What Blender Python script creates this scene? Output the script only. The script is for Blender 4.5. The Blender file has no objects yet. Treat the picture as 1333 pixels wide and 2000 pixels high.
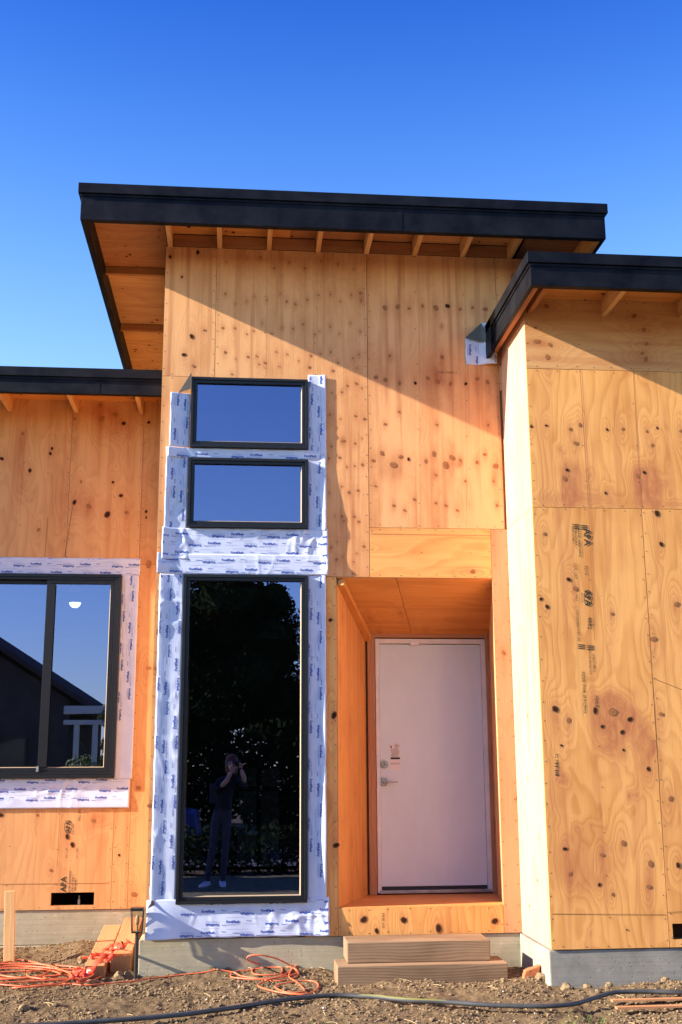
import bpy, bmesh, math, random
import numpy as np
from mathutils import Vector, Matrix, noise
random.seed(7); np.random.seed(7)
S = bpy.context.scene
COL = S.collection

# ---------------------------------------------------------------- camera
CAMY, CAMZ = -8.65, 1.62
FPX = math.sqrt(4812870.0)
_dz = Vector((-50, 9843, -FPX)).normalized()
_dy = Vector((-204, -490, -FPX)); _dy = (_dy - _dz*_dy.dot(_dz)).normalized()
_dx = _dy.cross(_dz)
R3 = Matrix((_dx, _dy, _dz))                     # camera axes -> world
cam_d = bpy.data.cameras.new('camera'); cam = bpy.data.objects.new('camera', cam_d); COL.objects.link(cam)
cam_d.sensor_fit = 'VERTICAL'; cam_d.sensor_height = 36.0; cam_d.lens = 36.0*FPX/2000
cam_d.clip_start = 0.02; cam_d.clip_end = 2000
M4 = R3.to_4x4(); M4.translation = (0, CAMY, CAMZ); cam.matrix_world = M4
S.camera = cam

# ---------------------------------------------------------------- light
SUN = Vector((-1.0, -0.170, 0.4466)).normalized()   # towards the sun: low, almost along the facade
W = bpy.data.worlds.new('World'); S.world = W; W.use_nodes = True
wn = W.node_tree; bg = wn.nodes['Background']
sky = wn.nodes.new('ShaderNodeTexSky'); sky.sky_type = 'NISHITA'; sky.sun_disc = False
sky.sun_elevation = math.asin(SUN.z); sky.sun_rotation = math.atan2(SUN.x, SUN.y) % (2*math.pi)
sky.altitude = 100; sky.air_density = 1.0; sky.dust_density = 0.25; sky.ozone_density = 3.0
# the clear autumn sky deepens evenly from a pale horizon to a dark blue zenith, all the way round
_tc = wn.nodes.new('ShaderNodeTexCoord'); _sx = wn.nodes.new('ShaderNodeSeparateXYZ'); wn.links.new(_tc.outputs['Generated'], _sx.inputs[0])
_rp = wn.nodes.new('ShaderNodeValToRGB'); wn.links.new(_sx.outputs[2], _rp.inputs[0]); _rp.color_ramp.interpolation = 'B_SPLINE'
_e = _rp.color_ramp.elements
while len(_e) < 5: _e.new(.5)
for _el, (_p, _c) in zip(_e, ((0,(.95,.90,.85)),(.33,(.70,.80,.90)),(.48,(.30,.54,.86)),(.63,(.045,.24,.74)),(1,(.03,.14,.45)))): _el.position = _p; _el.color = _c+(1,)
_mx = wn.nodes.new('ShaderNodeMix'); _mx.data_type = 'RGBA'; _mx.blend_type = 'MULTIPLY'; _mx.inputs[0].default_value = 1.0
wn.links.new(sky.outputs[0], _mx.inputs[6]); wn.links.new(_rp.outputs[0], _mx.inputs[7]); wn.links.new(_mx.outputs[2], bg.inputs[0]); bg.inputs[1].default_value = 0.131
sd = bpy.data.lights.new('sun', 'SUN'); sd.energy = 5.0; sd.angle = math.radians(0.55); sd.color = (1.0, 0.89, 0.74)
so = bpy.data.objects.new('sun', sd); COL.objects.link(so); so.rotation_euler = SUN.to_track_quat('Z', 'Y').to_euler()
S.view_settings.view_transform = 'Standard'; S.view_settings.look = 'None'
S.view_settings.exposure = 1.70; S.view_settings.gamma = 1; S.view_settings.use_curve_mapping = False
try: S.cycles.max_bounces = 8; S.cycles.diffuse_bounces = 5; S.cycles.transparent_max_bounces = 12
except Exception: pass

# ---------------------------------------------------------------- survey: where a sight line meets a plane
def ray(u, v): return R3.transposed().inverted() @ Vector((0,0,0)) if False else Vector((_dx.dot(Vector((u-666.5,-(v-1000),-FPX))), _dy.dot(Vector((u-666.5,-(v-1000),-FPX))), _dz.dot(Vector((u-666.5,-(v-1000),-FPX)))))
def P(u, v, Y=0.0):
    r = ray(u, v); t = (Y-CAMY)/r.y; return (r.x*t, CAMZ+r.z*t)
def G(u, v, z=0.13):
    r = ray(u, v); t = (z-CAMZ)/r.z; return Vector((r.x*t, CAMY+r.y*t, z))

# ---------------------------------------------------------------- tags
def tag(o, label=None, cat=None, group=None, kind=None):
    if label: o['label'] = label
    if cat: o['category'] = cat
    if group: o['group'] = group
    if kind: o['kind'] = kind
    return o
def empty(name, loc=(0,0,0)):
    o = bpy.data.objects.new(name, None); COL.objects.link(o); o.location = loc; o.empty_display_size = .2; return o
def kids(o): return [c for c in bpy.data.objects if c.parent == o]

# ---------------------------------------------------------------- mesh builder
class MB:
    def __init__(s): s.v=[]; s.f=[]; s.uv=[]; s.at={}; s.mi=[]
    def add(s, vs, fs, uvs=None, mi=0):
        b=len(s.v); s.v.extend([tuple(p) for p in vs]); s.f.extend([tuple(b+i for i in f) for f in fs]); s.mi.extend([mi]*len(fs))
        if uvs is None: uvs=[None]*len(fs)
        s.uv.extend(uvs)
    def box(s, a, b, axis=None):
        x0,y0,z0=a; x1,y1,z1=b
        vs=[(x0,y0,z0),(x1,y0,z0),(x1,y1,z0),(x0,y1,z0),(x0,y0,z1),(x1,y0,z1),(x1,y1,z1),(x0,y1,z1)]
        fs=[(0,3,2,1),(4,5,6,7),(0,1,5,4),(1,2,6,5),(2,3,7,6),(3,0,4,7)]
        s.add(vs,fs)
    def tube(s, pts, r, n=8, cap=True):
        pts=[Vector(p) for p in pts]; rr=r if hasattr(r,'__len__') else [r]*len(pts)
        vs=[]; up=Vector((0,0,1)); prev=None
        for i,p in enumerate(pts):
            t=(pts[min(i+1,len(pts)-1)]-pts[max(i-1,0)]).normalized()
            if prev is None:
                a=t.orthogonal().normalized()
            else:
                a=(prev-t*prev.dot(t))
                a=a.normalized() if a.length>1e-6 else t.orthogonal().normalized()
            prev=a; b=t.cross(a)
            for k in range(n):
                th=2*math.pi*k/n; vs.append(p+(a*math.cos(th)+b*math.sin(th))*rr[i])
        fs=[]
        for i in range(len(pts)-1):
            for k in range(n):
                k2=(k+1)%n; fs.append((i*n+k,i*n+k2,(i+1)*n+k2,(i+1)*n+k))
        if cap: fs.append(tuple(range(n-1,-1,-1))); fs.append(tuple((len(pts)-1)*n+k for k in range(n)))
        s.add(vs,fs)
    def build(s, name, mat, parent=None, smooth=False, bevel=0, grain=None):
        me=bpy.data.meshes.new(name); me.from_pydata(s.v,[],s.f); 
        mats=mat if isinstance(mat,(list,tuple)) else [mat]
        for m in mats: me.materials.append(m)
        if len(mats)>1: me.polygons.foreach_set('material_index', s.mi)
        if bevel:
            bm=bmesh.new(); bm.from_mesh(me); bmesh.ops.bevel(bm, geom=bm.edges[:], offset=bevel, segments=2, affect='EDGES', profile=.6); bm.to_mesh(me); bm.free()
        uvl=me.uv_layers.new(name='UVMap')
        if any(u is not None for u in s.uv) and not bevel:
            for p,u in zip(me.polygons,s.uv):
                for li,c in zip(p.loop_indices, u if u is not None else [(0,0)]*len(p.loop_indices)): uvl.data[li].uv=c
        else: # grain runs along the given axis (default: the longest)
            if len(me.vertices):
                co=np.empty(len(me.vertices)*3); me.vertices.foreach_get('co',co); co=co.reshape(-1,3)
                g=grain if grain is not None else int(np.argmax(co.max(0)-co.min(0)))
                for p in me.polygons:
                    n=p.normal; ax=max(range(3), key=lambda i: abs(n[i])); oth=[i for i in range(3) if i!=ax]
                    if g in oth: va=g; ua=[i for i in oth if i!=g][0]
                    else: ua,va=oth
                    end = 0.0 if g in oth else 50.0
                    for li in p.loop_indices:
                        c=co[me.loops[li].vertex_index]; uvl.data[li].uv=(c[ua]+end+ax*.37,c[va])
        for k,vals in s.at.items():
            a=me.attributes.new(k,'FLOAT','POINT'); a.data.foreach_set('value',vals)
        if smooth: me.polygons.foreach_set('use_smooth',[True]*len(me.polygons))
        me.update()
        o=bpy.data.objects.new(name,me); COL.objects.link(o)
        if parent: o.parent=parent
        return o
def bx(name, a, b, mat, parent, bevel=0, grain=None, label=None):
    m=MB(); a2=[min(p,q) for p,q in zip(a,b)]; b2=[max(p,q) for p,q in zip(a,b)]; m.box(a2,b2); o=m.build(name,mat,parent,bevel=bevel,grain=grain)
    if label: o['label']=label
    return o

# ---------------------------------------------------------------- materials
class NT:
    def __init__(s, name):
        s.m=bpy.data.materials.new(name); s.m.use_nodes=True; s.t=s.m.node_tree; s.b=s.t.nodes['Principled BSDF']
    def n(s, typ, **kw):
        nd=s.t.nodes.new(typ)
        for k,v in kw.items(): setattr(nd,k,v)
        return nd
    def l(s,a,b): s.t.links.new(a,b)
    def val(s, x, sock):
        if isinstance(x,(int,float)): sock.default_value=x
        elif isinstance(x,(tuple,list)): sock.default_value=tuple(x)+((1,) if len(x)==3 and len(sock.default_value)==4 else ())
        else: s.l(x,sock)
    def math(s, op, a, b=0.0, clamp=False):
        nd=s.n('ShaderNodeMath',operation=op,use_clamp=clamp); s.val(a,nd.inputs[0]); s.val(b,nd.inputs[1]); return nd.outputs[0]
    def mix(s, f, a, b, mode='MIX'):
        nd=s.n('ShaderNodeMix',data_type='RGBA',blend_type=mode); s.val(f,nd.inputs[0]); s.val(a,nd.inputs[6]); s.val(b,nd.inputs[7]); return nd.outputs[2]
    def noise(s, vec, scale=5, detail=2, rough=.5, dist=0):
        nd=s.n('ShaderNodeTexNoise'); s.l(vec,nd.inputs['Vector']); nd.inputs['Scale'].default_value=scale; nd.inputs['Detail'].default_value=detail; nd.inputs['Roughness'].default_value=rough; nd.inputs['Distortion'].default_value=dist
        return nd.outputs['Fac']
    def vmul(s, vec, xyz, loc=(0,0,0)):
        nd=s.n('ShaderNodeMapping'); s.l(vec,nd.inputs[0]); nd.inputs['Scale'].default_value=xyz; nd.inputs['Location'].default_value=loc; return nd.outputs[0]
    def ramp(s, f, pts):
        nd=s.n('ShaderNodeValToRGB'); s.l(f,nd.inputs[0]); e=nd.color_ramp.elements
        while len(e)<len(pts): e.new(.5)
        for el,(p,c) in zip(e,pts): el.position=p; el.color=(c,c,c,1) if isinstance(c,(int,float)) else tuple(c)+(1,)
        return nd.outputs[0]
    def rng(s, f, a,b,c,d):
        nd=s.n('ShaderNodeMapRange'); s.val(f,nd.inputs[0])
        for i,x in enumerate((a,b,c,d)): nd.inputs[i+1].default_value=x
        return nd.outputs[0]
    def bump(s, h, strength=.3, dist=.002):
        nd=s.n('ShaderNodeBump'); s.l(h,nd.inputs['Height']); nd.inputs['Strength'].default_value=strength; nd.inputs['Distance'].default_value=dist; s.l(nd.outputs[0],s.b.inputs['Normal'])
    def done(s, color, rough=.6, spec=.3, metal=0):
        s.val(color,s.b.inputs['Base Color']); s.val(rough,s.b.inputs['Roughness']); s.b.inputs['Specular IOR Level'].default_value=spec; s.b.inputs['Metallic'].default_value=metal
        return s.m

def wood(name, light, dark, red=(.42,.14,.05), ring=.35, rings=16, bands=.3, blotch=.25, scale=1.0, warp=1.0, redk=.5):
    k=NT(name); tc=k.n('ShaderNodeTexCoord'); oi=k.n('ShaderNodeObjectInfo')
    off=k.n('ShaderNodeCombineXYZ'); k.l(k.math('MULTIPLY',oi.outputs['Random'],37.0),off.inputs[0]); k.l(k.math('MULTIPLY',oi.outputs['Random'],91.0),off.inputs[1])
    va=k.n('ShaderNodeVectorMath',operation='ADD'); k.l(tc.outputs['UV'],va.inputs[0]); k.l(off.outputs[0],va.inputs[1]); uv=va.outputs[0]
    sp=k.n('ShaderNodeSeparateXYZ'); k.l(uv,sp.inputs[0])
    bend=k.n('ShaderNodeAttribute',attribute_name='bend').outputs['Fac']; stain=k.n('ShaderNodeAttribute',attribute_name='stain').outputs['Fac']
    n1=k.noise(k.vmul(uv,(2.2*scale,.55*scale,1)),1.0,2.5,.5)
    n2=k.noise(k.vmul(uv,(9*scale,1.6*scale,1)),1.0,2,.5)
    ph=k.math('ADD',k.math('MULTIPLY',sp.outputs[0],rings*.35*scale),k.math('MULTIPLY',n1,rings*.55*warp)); ph=k.math('ADD',ph,k.math('MULTIPLY',n2,.9*warp)); ph=k.math('ADD',ph,bend)
    rg=k.math('FRACT',ph); rg=k.ramp(rg,[(0,0.0),(.45,.25),(.8,1.0),(.93,.6),(1,0.0)])
    fine=k.noise(k.vmul(uv,(130*scale,3.2*scale,1)),1.0,3,.6)
    band=k.noise(k.vmul(uv,(5.5*scale,.12*scale,1)),1.0,1.5,.5)
    wnz=k.n('ShaderNodeTexWhiteNoise',noise_dimensions='1D'); k.l(k.math('FLOOR',k.math('MULTIPLY',k.math('ADD',sp.outputs[0],k.math('MULTIPLY',band,.02)),4.3)),wnz.inputs['W'])
    bl=k.noise(k.vmul(uv,(2.5,1.3,1)),1.0,3,.6)
    f=k.math('ADD',k.math('MULTIPLY',rg,ring),k.math('MULTIPLY',k.rng(fine,.3,.7,0,1),.26))
    f=k.math('ADD',f,k.math('MULTIPLY',k.rng(band,.3,.7,-.5,.5),bands*1.3)); f=k.math('ADD',f,k.math('MULTIPLY',k.math('SUBTRACT',wnz.outputs[0],.5),bands))
    f=k.math('ADD',f,k.math('MULTIPLY',k.rng(bl,.3,.7,-.5,.5),blotch*1.5))
    f=k.math('ADD',f,k.math('MULTIPLY',k.math('SUBTRACT',oi.outputs['Random'],.5),.16),True)
    c=k.mix(f,light,dark)
    st=k.math('MULTIPLY',stain,k.rng(k.noise(k.vmul(uv,(22,7,1)),1.0,3,.6),.25,.7,.45,1.1),True)
    c=k.mix(st,c,red)
    spk=k.noise(k.vmul(uv,(90,22,1)),1.0,1,.5); c=k.mix(k.rng(spk,.74,.80,0,.55),c,tuple(x*.35 for x in dark))
    rs=k.noise(k.vmul(uv,(16,.5,1),(3.3,1.7,0)),1.0,2,.55); c=k.mix(k.rng(rs,.52,.76,0,redk),c,red)
    k.bump(k.math('ADD',fine,k.math('MULTIPLY',rg,.5)),.35,.0012)
    return k.done(c,.72,.22)

def simple(name, col, rough=.5, spec=.3, metal=0, nz=0, nscale=20, bump=0, bd=.002):
    k=NT(name); c=col
    if nz or bump:
        tc=k.n('ShaderNodeTexCoord'); nn=k.noise(tc.outputs['Object'],nscale,4,.6)
        if nz: c=k.mix(k.rng(nn,.3,.7,0,1),tuple(x*(1-nz) for x in col),tuple(min(1,x*(1+nz)) for x in col))
        if bump: k.bump(nn,bump,bd)
    return k.done(c,rough,spec,metal)

M={}
M['ply_pink']=wood('ply_pink',(.76,.395,.17),(.50,.195,.065),ring=.13,rings=15,bands=.42,blotch=.42,redk=.75)
M['ply_gold']=wood('ply_gold',(.80,.395,.125),(.54,.21,.048),red=(.45,.15,.06),ring=.42,rings=20,bands=.2,blotch=.35)
M['ply_orange']=wood('ply_orange',(.64,.34,.14),(.44,.19,.065),ring=.34,rings=18,bands=.3)
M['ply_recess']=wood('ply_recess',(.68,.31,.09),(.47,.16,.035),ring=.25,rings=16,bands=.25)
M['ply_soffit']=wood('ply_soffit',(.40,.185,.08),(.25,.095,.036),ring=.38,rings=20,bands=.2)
M['ply_sunlit']=wood('ply_sunlit',(.62,.36,.235),(.50,.26,.135),ring=.25,rings=14,bands=.22)  # plywood copy toned to cream for the glare on the sunlit side
M['ply_rose']=wood('ply_rose',(.60,.30,.145),(.46,.19,.08),ring=.2,rings=14,bands=.25)  # darker plywood copy offsets the sun bounced onto the entry edge strip
M['ply_dark']=wood('ply_dark',(.42,.20,.08),(.24,.09,.035),ring=.3,rings=20,bands=.3,blotch=.5)
M['lumber']=wood('lumber',(.72,.43,.19),(.50,.25,.09),ring=.35,rings=60,bands=.2,scale=1.4,warp=.25)
M['lumber_old']=wood('lumber_old',(.32,.205,.12),(.15,.09,.05),red=(.20,.11,.065),ring=.6,rings=150,bands=.25,blotch=.6,warp=.12)
M['fir']=wood('fir',(.50,.255,.125),(.37,.155,.065),ring=.45,rings=110,bands=.15,warp=.15)
def metal_black():
    k=NT('black_metal'); tc=k.n('ShaderNodeTexCoord'); n=k.noise(tc.outputs['Object'],5,4,.6); n2=k.noise(k.vmul(tc.outputs['Object'],(1,1,30)),3,2,.5)
    c=k.mix(k.rng(n,.35,.7,0,1),(.006,.0075,.013),(.020,.021,.026)); r=k.rng(n2,.3,.7,.50,.66); k.bump(n,.08,.004); return k.done(c,r,.2,.75)
M['black_metal']=metal_black()
M['frame']=simple('window_frame_black',(.008,.009,.012),.42,.35,0,.25,30,.05)
M['bead']=simple('glazing_bead',(.34,.26,.17),.5,.3)
M['hole']=simple('knot_hole',(.045,.018,.009),.9,.1)
M['plug']=simple('knot_plug',(.27,.105,.038),.7,.2,0,.4,150)
M['pitch']=simple('pitch_dot',(.36,.14,.05),.7,.2,0,.3,150)
M['ink']=simple('stamp_ink',(.055,.05,.035),.8,.1)
M['chalk']=simple('chalk_line',(.38,.10,.06),.9,.1)
M['seam']=simple('pencil_line',(.30,.14,.06),.9,.1)
M['nail']=simple('nail_head',(.07,.05,.04),.5,.4)
def tape_mat():
    k=NT('tape_white'); tc=k.n('ShaderNodeTexCoord'); n=k.noise(tc.outputs['Object'],7,4,.6); n2=k.noise(tc.outputs['Object'],60,2,.5)
    c=k.mix(k.rng(n,.3,.7,0,1),(.50,.56,.74),(.58,.63,.79)); k.bump(k.math('ADD',n,k.math('MULTIPLY',n2,.05)),.3,.006); return k.done(c,.42,.4)
M['tape']=tape_mat()
M['tape_ink']=simple('tape_ink',(.04,.08,.36),.5,.3)
M['tape_gray']=simple('tape_fine_print',(.22,.26,.48),.5,.3)
M['tape_back']=simple('tape_back',(.05,.045,.035),.35,.5,0,.3,12)
def concrete(name, a, b):
    k=NT(name); tc=k.n('ShaderNodeTexCoord'); o=tc.outputs['Object']
    n=k.noise(o,3.2,6,.65); lines=k.noise(k.vmul(o,(1.2,1.2,120)),1,2,.5); pits=k.n('ShaderNodeTexVoronoi'); pits.inputs['Scale'].default_value=26; k.l(o,pits.inputs['Vector'])
    pit=k.rng(pits.outputs['Distance'],.05,.16,1,0); big=k.rng(k.noise(o,14,3,.7),.62,.7,0,1)
    c=k.mix(k.rng(n,.32,.68,0,1),a,b); c=k.mix(k.math('MULTIPLY',k.rng(lines,.35,.65,0,1),.22),c,tuple(x*.6 for x in a)); c=k.mix(k.math('MULTIPLY',pit,.55),c,tuple(x*.35 for x in a)); c=k.mix(k.math('MULTIPLY',big,.4),c,tuple(x*1.25 for x in b))
    h=k.math('SUBTRACT',k.math('ADD',n,k.math('MULTIPLY',lines,.3)),k.math('MULTIPLY',pit,.8)); k.bump(h,.5,.006); return k.done(c,.85,.2)
M['concrete']=concrete('concrete_tan',(.33,.29,.20),(.46,.41,.29))
M['concrete_grey']=concrete('concrete_grey',(.205,.19,.165),(.33,.305,.26))
def dirt():
    k=NT('dirt'); tc=k.n('ShaderNodeTexCoord'); o=tc.outputs['Object']
    n=k.noise(o,2.2,6,.65); f=k.noise(o,45,5,.7); f2=k.noise(o,160,3,.6)
    c=k.mix(k.rng(n,.3,.7,0,1),(.13,.088,.048),(.225,.158,.088)); c=k.mix(k.rng(f,.35,.65,0,.75),c,(.085,.055,.032)); c=k.mix(k.rng(f2,.62,.72,0,.6),c,(.42,.33,.22))
    k.bump(k.math('ADD',f,k.math('MULTIPLY',f2,.4)),.9,.012); return k.done(c,.95,.1)
M['dirt']=dirt()
M['clod']=simple('dirt_clod',(.20,.138,.078),.95,.1,0,.45,30,.8,.006)
M['straw']=simple('straw',(.55,.42,.22),.8,.2)
M['chip']=simple('stone_chip',(.55,.48,.40),.8,.2,0,.3,20)
M['brick']=simple('brick_fragment',(.42,.14,.06),.85,.2,0,.35,60,.5)
M['grass']=simple('grass_blade',(.10,.15,.035),.7,.2,0,.4,5)
M['lawn']=simple('lawn',(.24,.19,.09),.9,.1,0,.5,9,.6,.03)
M['asphalt']=simple('asphalt',(.055,.055,.058),.9,.2,0,.3,30,.3)
M['pavement']=simple('pavement',(.15,.145,.135),.9,.2,0,.2,20,.3)
def white_door():
    k=NT('door_primer_white'); tc=k.n('ShaderNodeTexCoord'); n=k.noise(k.vmul(tc.outputs['Object'],(2,2,.8)),2,4,.6); c=k.mix(k.rng(n,.35,.7,0,1),(.645,.70,.71),(.70,.76,.77)); k.bump(k.noise(tc.outputs['Object'],90,2,.5),.04,.001); return k.done(c,.5,.3)
M['door']=white_door()
M['jamb']=simple('door_jamb_primer',(.74,.70,.66),.6,.3,0,.10,8)
M['alum']=simple('threshold_metal',(.34,.33,.32),.4,.5,.6,.2,15)
M['nickel']=simple('satin_nickel',(.46,.40,.33),.32,.5,.9,.15,60)
M['paper']=simple('sticker_paper',(.76,.70,.64),.6,.3)
M['print']=simple('black_print',(.03,.03,.03),.6,.3)
M['plastic']=simple('white_plastic',(.75,.72,.72),.35,.5)
M['interior']=simple('interior_drywall',(.34,.27,.20),.9,.1,0,.2,3)
M['interior_floor']=simple('interior_subfloor',(.10,.07,.045),.9,.1,0,.3,4)
M['cord']=simple('cord_orange',(.58,.125,.05),.45,.4,0,.12,9)
M['hose']=simple('hose_grey',(.050,.052,.055),.42,.4,0,.35,6)
M['hose_y']=simple('hose_stripe',(.17,.165,.05),.5,.3)
M['ribbon']=simple('flagging_red',(.75,.07,.035),.4,.4,0,.12,20)
M['lampblack']=simple('lamp_black',(.02,.022,.022),.35,.5)
def glass(name, refl, trans, rough=0.0):
    m=bpy.data.materials.new(name); m.use_nodes=True; t=m.node_tree; t.nodes.remove(t.nodes['Principled BSDF']); out=t.nodes['Material Output']
    tr=t.nodes.new('ShaderNodeBsdfTransparent'); tr.inputs[0].default_value=(trans[0],trans[1],trans[2],1)
    gl=t.nodes.new('ShaderNodeBsdfGlossy'); gl.inputs['Roughness'].default_value=rough; gl.inputs[0].default_value=(.45,.515,.92,1)
    lw=t.nodes.new('ShaderNodeLayerWeight'); lw.inputs[0].default_value=.12
    mr=t.nodes.new('ShaderNodeMapRange'); t.links.new(lw.outputs['Facing'],mr.inputs[0]); mr.inputs[1].default_value=0; mr.inputs[2].default_value=1; mr.inputs[3].default_value=refl; mr.inputs[4].default_value=min(1,refl+.5)
    mx=t.nodes.new('ShaderNodeMixShader'); t.links.new(mr.outputs[0],mx.inputs[0]); t.links.new(tr.outputs[0],mx.inputs[1]); t.links.new(gl.outputs[0],mx.inputs[2]); t.links.new(mx.outputs[0],out.inputs[0]); return m
M['glass']=glass('window_glass',.32,(.42,.45,.44))
M['lamp_glass']=glass('lamp_glass',.08,(.90,.86,.76))
def emis(name,col,s):
    k=NT(name); k.b.inputs['Emission Color'].default_value=col+(1,); k.b.inputs['Emission Strength'].default_value=s; return k.done(col,.4,.3)
M['lamp_on']=emis('ceiling_lamp_glow',(1,.97,.9),1.6)

# ---------------------------------------------------------------- ground
def gz(x, y):
    h=.135
    if y<-.9: h-=.042*(-y-.9) if y>-11 else .042*10.1
    if y>.1: h+= -.02*min(y,1.5)
    if y>-2.5:
        h+=.10*math.exp(-((x+1.15)/.42)**2-((y-1.02)/.40)**2)+.05*math.exp(-((x+2.1)/.5)**2-((y-.9)/.5)**2)
        h+=.045*math.exp(-((x-.9)/.5)**2-((y-.25)/.3)**2)*0.3
        h+=.035*math.exp(-((x-2.08)/.22)**2-((y+.50)/.22)**2)+.030*math.exp(-((x-2.75)/.5)**2-((y+.98)/.16)**2)+.035*math.exp(-((x-.35)/.32)**2-((y+.06)/.10)**2)+.02*math.exp(-((x+.15)/.25)**2-((y+.06)/.10)**2)
        p=Vector((x*2.2,y*2.2,1.3)); h+=.030*(noise.noise(p))+.016*noise.noise(Vector((x*7,y*7,4)))
    return h
def gfine(x,y):
    h=gz(x,y)
    if -2.6<y<1.6 and -3.2<x<4.4:
        h+=.011*noise.noise(Vector((x*22,y*22,7)))+.009*max(0,noise.noise(Vector((x*42,y*42,2)))) + .006*noise.noise(Vector((x*75,y*75,9)))
    return h
xs=list(np.concatenate([[-400,-150,-60,-25,-12,-7,-4.5],np.arange(-3.0,4.3,.014),[5,7,12,25,60,150,400]]))
ys=list(np.concatenate([[-400,-150,-70,-40,-25,-18,-14,-11,-9,-7,-5,-4,-3],np.arange(-2.4,1.42,.014),[2.5,4,8,20,60,150,400]]))
vs=[(x,y,gfine(x,y)) for y in ys for x in xs]; nx=len(xs)
fs=[(j*nx+i,j*nx+i+1,(j+1)*nx+i+1,(j+1)*nx+i) for j in range(len(ys)-1) for i in range(nx-1)]
me=bpy.data.meshes.new('ground'); me.from_pydata(vs,[],fs); me.materials.append(M['dirt']); me.polygons.foreach_set('use_smooth',[True]*len(me.polygons))
ground=bpy.data.objects.new('ground',me); COL.objects.link(ground); ground['kind']='structure'
def sheet_ground(name, x0,x1,y0,y1,dz,mat,n=24):
    m=MB(); X=np.linspace(x0,x1,3); Y=np.linspace(y0,y1,n)
    v=[(x,y,gz(x,y)+dz) for y in Y for x in X]; f=[(j*3+i,j*3+i+1,(j+1)*3+i+1,(j+1)*3+i) for j in range(n-1) for i in range(2)]
    m.add(v,f); o=m.build(name,mat); o['kind']='structure'; return o
sheet_ground('lawn',-40,40,-11.5,-5.2,.03,M['lawn'],40)
sheet_ground('pavement',-60,60,-14.4,-12.9,.06,M['pavement'],6)
sheet_ground('road',-120,120,-19.2,-14.4,.02,M['asphalt'],10)

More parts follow.
